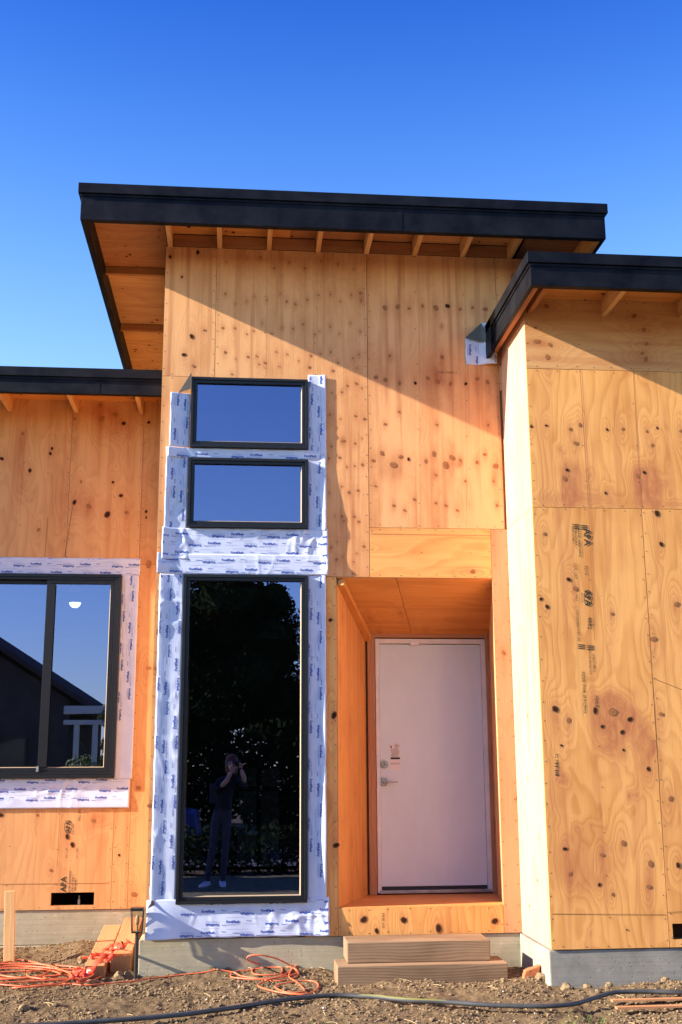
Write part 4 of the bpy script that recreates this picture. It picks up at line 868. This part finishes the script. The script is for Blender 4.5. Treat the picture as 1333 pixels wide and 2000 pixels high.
# extension cord: pile at left, run along the footing, pile at right, into the step
cp=[]
def cpt(u,v,z=.15): cp.append(G(u,v,z))
for k in range(7):   # left pile, flattened coils
    cx,cy=45+random.uniform(-30,30),1903+random.uniform(-6,8); ra=95+random.uniform(-35,35); rb=12+random.uniform(-4,9)
    if k==2: cx,cy,ra,rb=40,1893,60,16
    if k==5: cx,cy,ra,rb=118,1903,66,11
    for t in range(8):
        an=math.pi*2*(t/8)+k*.4; cpt(cx+ra*math.cos(an),cy+rb*math.sin(an)+random.uniform(-2,2),.145+.006*k+random.uniform(0,.012))
for u,v in ((60,1925),(120,1921),(170,1924),(215,1920),(250,1917),(262,1916),(300,1910),(350,1906),(400,1904),(450,1903)): cpt(u,v,.15)
n_run=len(cp)
for u,v,z in ((480,1908,.15),(540,1916,.152),(580,1908,.155),(575,1893,.17),(530,1887,.17),(497,1880,.22),(483,1873,.27),(490,1866,.30),(515,1866,.30),(545,1874,.26),(572,1889,.20),(578,1902,.17),(530,1911,.165),(490,1912,.16),(452,1908,.155),(462,1898,.16),(510,1894,.165),(548,1893,.17),(545,1903,.17),(500,1903,.17),(496,1893,.17),(535,1887,.175),(580,1884,.17),(565,1900,.165),(520,1916,.16),(505,1926,.155),(545,1938,.15),(590,1942,.15),(612,1937,.15),(622,1925,.15),(600,1917,.155),(560,1920,.16),(538,1927,.158),(560,1938,.15),(595,1936,.15),(580,1918,.16),(565,1908,.165),(572,1892,.18),(590,1884,.18),(612,1887,.165),(640,1884,.165),(668,1886,.165)): cpt(u,v,z)
cpath=drape(cp,.006,7)
m=MB(); m.tube(cpath,.0055,7); cord=m.build('extension_cord',M['cord'],None,smooth=True); tag(cord,'long orange extension cord, coiled at left and again below the tall window','extension cord')
# red ribbon
def ribbon(mb,pts,w):
    q=catmull(pts,8); vs=[]
    for i,p in enumerate(q):
        t=(q[min(i+1,len(q)-1)]-q[max(i-1,0)]).normalized(); a=Vector((0,-.5,1)).cross(t)
        tw=.5*math.sin(i*.35); a=(a.normalized()*math.cos(tw)+a.normalized().cross(t)*math.sin(tw)); a*=w*1.0*(.75+.3*math.sin(i*.8))
        vs+=[p-a,p+a]
    mb.add(vs,[(2*i,2*i+1,2*i+3,2*i+2) for i in range(len(q)-1)])
rb=MB(); g3=lambda u,v,z: G(u,v,z)
ribbon(rb,[g3(150,1915,.15),g3(163,1914,.15),g3(176,1898,.20),g3(190,1882,.245),g3(203,1868,.265),g3(215,1860,.285),g3(228,1850,.315),g3(240,1844,.34),g3(253,1840,.35),g3(260,1842,.33)],.035)
ribbon(rb,[g3(168,1872,.22),g3(176,1868,.25),g3(190,1864,.258),g3(204,1858,.268),g3(214,1850,.29),g3(226,1845,.325),g3(238,1846,.345),g3(250,1840,.352)],.030)
ribbon(rb,[g3(200,1880,.24),g3(208,1878,.25),g3(216,1872,.26),g3(222,1856,.30),g3(236,1850,.345)],.022)
for k in range(5):
    c=g3(147+random.uniform(-12,10),1908+random.uniform(-6,6),.16); ribbon(rb,[c+Vector((random.uniform(-.05,.05),random.uniform(-.04,.04),random.uniform(0,.05))) for _ in range(6)],.02)
o=rb.build('flagging_ribbon',M['ribbon'],None,smooth=True); md=o.modifiers.new('s','SOLIDIFY'); md.thickness=.001; tag(o,'crumpled bright red plastic ribbon tied over the two fir timbers','ribbon')

# ---- clods and chips
def ico(sub=1):
    bm=bmesh.new(); bmesh.ops.create_icosphere(bm,subdivisions=sub,radius=1); v=np.array([p.co[:] for p in bm.verts]); f=[tuple(q.index for q in t.verts) for t in bm.faces]; bm.free(); return v,f
IV,IF=ico(1); IV2,IF2=ico(2)
def lump(V,seed,amp=.35,flat=.7):
    out=V.copy()
    for i,p in enumerate(out):
        n=noise.noise(Vector(p*1.1)+Vector((seed*3.1,seed,0))); n2=noise.noise(Vector(p*2.6)+Vector((seed,7,0))); out[i]=p*(1+amp*n+amp*.7*n2)
    out[:,2]*=flat; return out
shapes=[lump(IV,s,.45) for s in range(10)]
def scatter(name,n,rmin,rmax,region,mat,label,cat='dirt',avoid=True,power=2.5):
    VS=[];FS=[];base=0; F_=np.array(IF); cnt=0
    while cnt<n:
        x=random.uniform(region[0],region[1]); y=random.uniform(region[2],region[3])
        if avoid and ((y>-.02 and x>-.70) or (x>2.08 and y>-.82) or (.70<x<1.91 and y>-.50) or (y>1.38) or (-1.08<x<-.74 and y>.04)): continue
        d=noise.noise(Vector((x*2.6,y*2.6,11)))
        if random.random()>.45+.9*d: continue
        r=rmin+(rmax-rmin)*random.random()**power
        s=shapes[random.randrange(10)]; an=random.uniform(0,6.3); c,si=math.cos(an),math.sin(an); R=np.array([[c,-si,0],[si,c,0],[0,0,1]])
        v=(s@R.T)*r*np.array([random.uniform(.8,1.3),random.uniform(.8,1.2),random.uniform(.6,1.1)])+np.array([x,y,gfine(x,y)+r*.25])
        VS.append(v); FS.append(F_+base); base+=len(s); cnt+=1
    me=bpy.data.meshes.new(name); me.from_pydata(np.concatenate(VS).tolist(),[],np.concatenate(FS).tolist()); me.materials.append(mat); o=bpy.data.objects.new(name,me); COL.objects.link(o)
    tag(o,label,cat,kind='stuff'); return o
scatter('clods',16000,.003,.013,(-2.6,3.9,-2.0,1.4),M['clod'],'fine crumbs of dry brown soil strewn over the ground','soil')
scatter('clods',1500,.008,.020,(-2.6,3.9,-1.9,1.4),M['clod'],'larger crumbs of dry brown soil along the footings','soil',power=3)
scatter('chips',260,.003,.010,(-2.6,3.9,-1.9,.2),M['chip'],'pale stone and plaster chips in the dirt','chips')
m=MB()
for _ in range(150):
    x,y=random.uniform(-2.3,3.5),random.uniform(-1.8,.0); an=random.uniform(0,3.14); L=random.uniform(.02,.09); z=gfine(x,y)+.012
    d=Vector((math.cos(an),math.sin(an),random.uniform(-.1,.2)))*L; m.tube([Vector((x,y,z)),Vector((x,y,z))+d*.5+Vector((0,0,.004)),Vector((x,y,z))+d],.0014,4)
o=m.build('straw',M['straw'],None); tag(o,'dry straw bits scattered on the dirt','straw',kind='stuff')
m=MB()
for (cx,cy,n) in ((.63,-1.62,26),(2.15,-1.55,60),(1.95,-1.72,40),(-.3,-1.55,20),(.05,-.62,10)):
    for _ in range(n):
        x,y=cx+random.gauss(0,.10),cy+random.gauss(0,.06); z=gfine(x,y); h=random.uniform(.015,.04); a=random.uniform(0,6.3); dx,dy=math.cos(a)*.003,math.sin(a)*.003; bx_,by_=random.uniform(-.02,.02),random.uniform(-.02,.02)
        m.add([(x-dx,y-dy,z),(x+dx,y+dy,z),(x+bx_,y+by_,z+h)],[(0,1,2)])
o=m.build('weeds',M['grass'],None); tag(o,'sparse short green weeds sprouting from the dirt','weeds',kind='stuff')
def clod(u,v,rpx,label,mat='clod',z=.16,fl=.75,name='dirt_clod',cat='dirt clod'):
    c=G(u,v,z); r=rpx/230.; V=lump(IV2,random.uniform(0,50),.42,fl)*r
    g=gfine(c.x,c.y); me=bpy.data.meshes.new(name); me.from_pydata((V+np.array([c.x,c.y,g+r*.35])).tolist(),[],IF2); me.materials.append(M[mat]); o=bpy.data.objects.new(name,me); COL.objects.link(o)
    tag(o,label,cat,'dirt clods along the house' if cat=='dirt clod' else None); return o
clod(163,1858,11,'rounded clod standing on the mound left of the fir timbers',z=.23)
clod(92,1872,10,'flat clod against the left footing on the dirt mound',z=.2,fl=.5)
clod(54,1888,6,'small clod right of the survey stake',z=.15)
clod(232,1905,8,'clod lying directly before the thick fir timber',z=.15)
clod(176,1915,9,'clod before the left fir timber beside the red ribbon',z=.15,fl=.55)
clod(250,1903,6,'clod just left of the path lamp stake',z=.15)
clod(48,1962,8,'clod on the open dirt in the lower left corner')
clod(353,1897,8,'biggest clod against the footing under the tall window',z=.15)
clod(376,1897,6,'clod right beside the biggest one under the tall window',z=.15)
clod(417,1900,6,'clod by the footing left of the right cord coil',z=.15)
clod(446,1898,6,'clod touching the left of the right cord coil',z=.15)
clod(527,1886,6,'clod in the raised loop of the right cord coil',z=.15)
clod(552,1892,7,'clod behind the right cord coil',z=.15)
clod(440,1946,4,'lone small clod between cord coil and hose')
clod(1036,1898,8,'pale flat clod beside the brick fragment right of the steps',z=.17)
clod(1058,1912,9,'clod leaning on the corner of the right footing',z=.17)
clod(1107,1928,9,'clod before the right footing corner',z=.16)
clod(1148,1925,7,'clod before the middle of the right footing',z=.17)
clod(1190,1922,6,'small clod before the right footing, nearer the frame edge',z=.17)
clod(1300,1918,7,'clod by the right footing at the frame edge',z=.17)
clod(983,1918,4,'small pale clod right of the lower step end',z=.15)
c=G(1037,1908,.17); me_=bx('brick_fragment',(c.x-.055,c.y-.03,gfine(c.x,c.y)+.0),(c.x+.045,c.y+.03,gfine(c.x,c.y)+.065),M['brick'],None,bevel=.006); tag(me_,'broken piece of orange brick in the dirt right of the steps','brick')
for v in me_.data.vertices:
    v.co.z+=(v.co.x-c.x)*.35; v.co.x+=(v.co.z-.17)*.3

# ---------------------------------------------------------------- across the street (seen mirrored in the panes)
M['leaf']=simple('leaf_dark',(.020,.028,.010),1,0,0,.5,3); M['leaf_light']=simple('leaf_olive',(.06,.075,.022),1,0,0,.4,4); M['leaf_sun']=simple('leaf_sunlit',(.20,.24,.07),.6,.3,0,.5,5); M['bark']=simple('bark',(.06,.045,.03),.9,.1,0,.4,8,.5)  # sunlight on foliage is painted as a brighter leaf colour, shade as a darker one
M['stucco']=simple('stucco_tan',(.07,.06,.055),.9,.1,0,.1,6); M['shingle']=simple('roof_shingle',(.06,.05,.05),.9,.1,0,.3,12); M['carpaint']=simple('car_blue',(.02,.05,.17),.3,.5); M['tyre']=simple('tyre_rubber',(.02,.02,.02),.8,.2); M['darkglass']=simple('dark_glass',(.02,.025,.03),.08,.5); M['trim']=simple('trim_cream',(.70,.66,.52),.6,.3)
def leaves(mb,c,rad,n,size):
    n=int(n*1.0)
    c=Vector(c)
    for _ in range(n):
        while True:
            p=Vector((random.uniform(-1,1),random.uniform(-1,1),random.uniform(-1,1)))
            if .35<p.length<1.0+.12*noise.noise(p*3): break
        q=c+Vector((p.x*rad[0],p.y*rad[1],p.z*rad[2])); a=Vector((random.gauss(0,1),random.gauss(0,1),random.gauss(0,1))).normalized(); b=a.orthogonal().normalized(); s=size*random.uniform(.6,1.4)
        mb.add([q-a*s,q+b*s*.5,q+a*s,q-b*s*.5],[(0,1,2,3)])
def tree(name,x,y,h,blobs,label,n=4500,size=.10,mat='leaf',trunk=.18):
    z=gz(x,y); t=empty(name,(0,0,0)); tag(t,label,'tree')
    m=MB(); m.tube(catmull([(x,y,z-.1),(x+.05,y,z+h*.3),(x-.05,y+.1,z+h*.6),(x,y,z+h*.85)],5),[trunk*(1-.045*i) for i in range(16)],8)
    for k in range(6):
        a=k*1.1; m.tube([(x,y,z+h*(.35+.07*k)),(x+math.cos(a)*h*.12,y+math.sin(a)*h*.1,z+h*(.5+.06*k)),(x+math.cos(a)*h*.22,y+math.sin(a)*h*.18,z+h*(.6+.05*k))],[trunk*.4,trunk*.28,trunk*.1],6)
    m.build('trunk',M['bark'],t)
    m=MB(); tot=sum(b[3] for b in blobs)
    for (dx,dz,r,w) in blobs:
        V=lump(IV2,dx*7+dz,.5,.85)*r*.72; m.add([(x+dx+a,y+b,z+dz+c) for a,b,c in V],IF2)
        leaves(m,(x+dx,y+random.uniform(-.5,.5),z+dz),(r,r*.9,r*.85),int(n*w/tot),size)
    m.build('crown',M[mat],t); return t
tree('broadleaf_tree',-.6,-25,8,[(0,6.2,1.9,4),(-1.6,5.2,1.7,3),(1.3,5.4,1.5,3),(.5,4,2.0,3),(-1.2,3.4,1.9,3),(1.6,3.6,1.3,2),(.2,7.2,1.1,1),(1.5,6.6,.8,.7)],'tall dense tree across the street, mirrored in the tall window',38000,.065)
tree('broadleaf_tree',3.0,-27,5,[(0,3.6,1.7,3),(-1.3,3.2,1.4,2),(1.8,3.0,1.6,2),(.3,2.2,2,2)],'lower round tree across the street, right of the tall one',14000,.07)
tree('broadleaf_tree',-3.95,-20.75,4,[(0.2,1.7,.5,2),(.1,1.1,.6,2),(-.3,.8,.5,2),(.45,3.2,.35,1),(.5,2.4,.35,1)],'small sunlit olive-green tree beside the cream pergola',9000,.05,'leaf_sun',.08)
tree('broadleaf_tree',-10.5,-11.0,7,[(0,4.6,2.0,3),(1.2,4.0,1.6,2),(-1.3,3.8,1.6,2),(0,5.8,1.3,1)],'unseen broad tree added on the lawn to shade the photographer',9000,.12)  # out-of-view tree added to put the photographer in shade
tree('broadleaf_tree',-19,-28,6,[(0,4,2,3),(1,3,2,2)],'dark tree far left beyond the gabled house',3000,.16)
for i,(x,y,r,lb) in enumerate(((-1.15,-11.9,.55,'leafy hedge bush left of the mirrored photographer'),(-.2,-12.3,.5,'leafy hedge bush behind the mirrored photographer'),(.7,-11.9,.55,'low dark hedge bush right of the mirrored photographer'),(1.7,-12.0,.55,'hedge bush at the right end of the lawn'),(-2.3,-12.1,.6,'hedge bush at the left end of the lawn'))):
    m=MB(); leaves(m,(x,y,gz(x,y)+.40),(r*1.1,.4,.5),1500,.045); o=m.build('hedge_bush',M['leaf_light'] if i in(0,4) else M['leaf'],None); tag(o,lb,'bush','hedge bushes along the pavement')
for i,(x,w,h,lb) in enumerate(((-1.7,1.7,3.4,'tall evergreen hedge section behind the blue car'),(1.4,1.7,3.1,'evergreen hedge section in the middle across the street'),(4.5,1.7,2.8,'evergreen hedge section at the right across the street'))):
    m=MB(); leaves(m,(x,-22.6,gz(x,-22.6)+h/2),(w*1.15,.7,h/2),6000,.10); o=m.build('tall_hedge',M['leaf'],None); tag(o,lb,'hedge','tall hedge across the street')
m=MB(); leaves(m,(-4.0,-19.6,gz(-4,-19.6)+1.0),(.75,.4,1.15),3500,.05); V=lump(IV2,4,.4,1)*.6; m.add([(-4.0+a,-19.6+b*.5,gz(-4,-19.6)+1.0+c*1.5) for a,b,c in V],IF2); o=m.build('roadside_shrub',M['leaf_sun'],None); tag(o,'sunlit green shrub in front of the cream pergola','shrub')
# gabled house across the street
nh=empty('neighbour_house'); tag(nh,'dark gabled house across the street, mirrored in the sliding window','house')
hz=gz(-8,-22)
m=MB(); yb=-22.2
prof=[(-14.6,hz),(-4.85,hz),(-4.85,3.4),(-9.4,6.3),(-14.6,3.05)]
m.add([(x,yb,z) for x,z in prof]+[(x,yb-8,z) for x,z in prof],[(4,3,2,1,0),(5,6,7,8,9),(0,1,6,5),(1,2,7,6),(2,3,8,7),(3,4,9,8),(4,0,5,9)]); m.build('wall',M['stucco'],nh)
m=MB(); sl_=(6.3-3.05)/(9.4-4.3)
for s in (1,-1):
    xe=-9.4+s*5.55; ze=6.45-sl_*5.55
    m.add([(-9.4,yb+.45,6.45),(xe,yb+.45,ze),(xe,yb-8.4,ze),(-9.4,yb-8.4,6.45),(-9.4,yb+.45,6.62),(xe,yb+.45,ze+.17),(xe,yb-8.4,ze+.17),(-9.4,yb-8.4,6.62)],[(0,1,2,3),(7,6,5,4),(0,4,5,1),(1,5,6,2),(2,6,7,3),(3,7,4,0)])
m.build('roof',M['shingle'],nh)
for xw in (-6.6,-9.6,-12.2):
    w=empty('window'); w.parent=nh
    m=MB(); ringz=(xw-.6,xw+.6,1.0,2.5); ring(m,*ringz,.07,yb+.0,yb+.05)if False else ring(m,xw-.6,xw+.6,.9,2.4,.07,yb+.005,yb+.06); m.build('frame',M['trim'] if False else M['shingle'],w); bx('pane',(xw-.53,yb+.004,.97),(xw+.53,yb+.02,2.33),M['darkglass'],w)
po=empty('pergola'); tag(po,'cream painted pergola beside the dark gabled house','pergola')
M['trim']=simple('trim_cream2',(.85,.80,.60),.6,.3)
for xx in (-4.35,-3.85,-3.3): bx('post',(xx-.07,-20.3,gz(xx,-20)),(xx+.07,-20.18,2.75),M['trim'],po)
bx('beam',(-4.7,-20.4,2.95),(-3.1,-20.1,3.16),M['trim'],po); bx('beam',(-4.7,-20.36,2.66),(-3.1,-20.14,2.78),M['trim'],po)
# car in the street
car=empty('parked_car'); tag(car,'blue parked car in the street behind the photographer','car')
cz=gz(0,-16)+.02; m=MB()
pr=[(-2.1,.35),(-2.15,.65),(-2.0,.82),(-1.2,.92),(-.6,1.36),(.9,1.40),(1.6,.98),(2.1,.90),(2.15,.5),(2.05,.32)]
cxx=-2.9; m.add([(cxx+x,-15.2,cz+z) for x,z in pr]+[(cxx+x,-16.9,cz+z) for x,z in pr],[tuple(range(9,-1,-1)),tuple(range(10,20))]+[(i,(i+1)%10,10+(i+1)%10,10+i) for i in range(10)]); m.build('body',M['carpaint'],car,bevel=.05)
m=MB(); q=[(-1.1,.93),(-.58,1.30),(.85,1.34),(1.42,.97)]; m.add([(cxx+x,-15.17,cz+z) for x,z in q],[(3,2,1,0)]); m.build('side_window',M['darkglass'],car)
for xx in (-1.35,1.35):
    for yy in (-15.25,-16.85):
        m=MB(); m.tube([(cxx+xx,yy-.1,cz+.32),(cxx+xx,yy+.1,cz+.32)],.32,18); m.build('wheel',M['tyre'],car)

# ---------------------------------------------------------------- the photographer, standing behind the camera
M['jacket']=simple('jacket_black',(.018,.018,.022),.8,.2); M['jeans']=simple('jeans_grey',(.06,.062,.08),.85,.2,0,.2,12); M['skin']=simple('skin',(.55,.33,.24),.5,.3); M['hair']=simple('hair_auburn',(.14,.05,.02),.5,.4,0,.3,20); M['shoe']=simple('shoe_white',(.75,.78,.80),.5,.3); M['camera']=simple('camera_black',(.02,.02,.02),.4,.4); M['tote']=simple('tote_grey',(.05,.055,.07),.8,.2)
pg=gz(-.3,-9.0); H_P=1.72-pg
per=empty('person',(0,0,0)); tag(per,'person in black jacket, grey jeans and white sneakers holding up a camera','person')
def skinmesh(name,verts,edges,rad,mat,parent,root=0,sub=2):
    me=bpy.data.meshes.new(name); me.from_pydata(verts,edges,[]); o=bpy.data.objects.new(name,me); COL.objects.link(o); o.parent=parent
    md=o.modifiers.new('skin','SKIN'); md.use_smooth_shade=True
    for i,r in enumerate(rad):
        d=me.skin_vertices[0].data[i]; d.radius=(r,r) if not isinstance(r,tuple) else r; d.use_root=(i==root)
    s=o.modifiers.new('sub','SUBSURF'); s.levels=sub; s.render_levels=sub
    for m_ in (mat if isinstance(mat,list) else [mat]): me.materials.append(m_)
    return o
py=-8.98
BV=[(-.20,py,.90),(-.17,py+.01,1.08),(-.13,py+.02,1.25),(-.10,py+.02,1.36),(-.085,py+.02,1.44),(-.07,py+.03,1.50),(-.065,py+.04,1.585),(-.065,py+.035,1.66),
 (-.26,py,1.345),(-.30,py+.12,1.20),(-.14,py+.23,1.36),(-.075,py+.25,1.50),
 (.07,py,1.345),(.14,py+.11,1.24),(.11,py+.22,1.42),(.065,py+.25,1.53),
 (-.285,py,.84),(-.33,py+.03,.42),(-.42,py-.02,pg+.09),(-.13,py,.84),(-.15,py+.05,.42),(-.18,py-.0,pg+.09)]
BE=[(0,1),(1,2),(2,3),(3,4),(4,5),(5,6),(6,7),(3,8),(8,9),(9,10),(10,11),(3,12),(12,13),(13,14),(14,15),(0,16),(16,17),(17,18),(0,19),(19,20),(20,21)]
BR=[(.15,.11),(.14,.10),(.155,.105),(.15,.10),.055,.052,(.082,.095),(.07,.075),.062,.048,.038,.028,.062,.048,.038,.028,.092,.062,.05,.092,.062,.05]
body=skinmesh('body',BV,BE,BR,M['jacket'],per)
# bake so that legs, torso, head and hands take their own colours
dg=bpy.context.evaluated_depsgraph_get(); me2=bpy.data.meshes.new_from_object(body.evaluated_get(dg)); body.modifiers.clear(); body.data=me2; me2.materials.clear()
for k in ('jacket','jeans','skin'): me2.materials.append(M[k])
for p in me2.polygons:
    c=p.center; p.use_smooth=True
    p.material_index=1 if c.z<.93 else 2 if (c.z>1.47 or (c.y>py+.21)) else 0
def hand(side,wx,wy,wz):
    vs=[(wx,wy,wz),(wx,wy+.02,wz+.045)];ed=[(0,1)];rd=[.024,.030]
    for f in range(4):
        b=len(vs); ox=(f-1.5)*.018; L=(.8,1,.95,.75)[f]
        vs+=[(wx+ox,wy+.03,wz+.07),(wx+ox-side*.02,wy+.05,wz+.095*L),(wx+ox-side*.045,wy+.045,wz+.10*L)]; ed+=[(1,b),(b,b+1),(b+1,b+2)]; rd+=[.010,.009,.008]
    b=len(vs); vs+=[(wx-side*.03,wy+.0,wz+.04),(wx-side*.05,wy+.01,wz+.06)]; ed+=[(0,b),(b,b+1)]; rd+=[.011,.009]
    return skinmesh('hand',vs,ed,rd,M['skin'],per,0,1)
hand(-1,-.075,py+.235,1.50); hand(1,.065,py+.235,1.53)
V=lump(IV2,3,.08,1); V=V*np.array([.105,.115,.135])+np.array([-.075,py-.005,1.625]); V[:,2]=np.where(V[:,2]<1.6,V[:,2]-(1.6-V[:,2])*1.6,V[:,2]); V[:,1]=np.minimum(V[:,1],py+.075)
me=bpy.data.meshes.new('hair'); me.from_pydata(V.tolist(),[],IF2); me.materials.append(M['hair']); o=bpy.data.objects.new('hair',me); COL.objects.link(o); o.parent=per; me.polygons.foreach_set('use_smooth',[True]*len(me.polygons))
m=MB(); 
for sx in (-1,1): m.tube([(-.065+sx*.03,py+.125,1.60),(-.065+sx*.03,py+.131,1.60)],.008,8)
m.build('eye',M['camera'],per)
m=MB(); m.tube([(-.065,py+.12,1.595),(-.065,py+.148,1.572),(-.065,py+.125,1.565)],[.008,.013,.008],8); m.build('nose',M['skin'],per,smooth=True)
for (fx,fy,ang) in ((-.43,py,.5),(-.18,py,-.1)):
    d=Vector((math.sin(ang)*-1,math.cos(ang),0)); b=Vector((fx,fy,gz(fx,fy)+.03))
    m=MB(); m.tube([b-d*.09+Vector((0,0,.03)),b-d*.04+Vector((0,0,.045)),b+d*.04+Vector((0,0,.03)),b+d*.13+Vector((0,0,.01)),b+d*.17],[.035,.052,.048,.042,.02],12); m.build('shoe',M['shoe'],per,smooth=True)
m=MB(); m.box((-.40,py-.10,1.02),(-.26,py+.02,1.32)); o=m.build('tote_bag',M['tote'],None,bevel=.02); tag(o,'grey bag hanging at the shoulder of the mirrored photographer','bag')
hc=empty('handheld_camera'); tag(hc,'black camera held up by the photographer mirrored in the tall window','camera')
bx('camera_body',(-.065,-8.755,1.565),(.065,-8.715,1.655),M['camera'],hc,bevel=.008)
m=MB(); m.tube([(0,-8.714,1.61),(0,-8.68,1.61),(0,-8.668,1.61)],[.034,.036,.033],20); m.build('lens',M['camera'],hc)
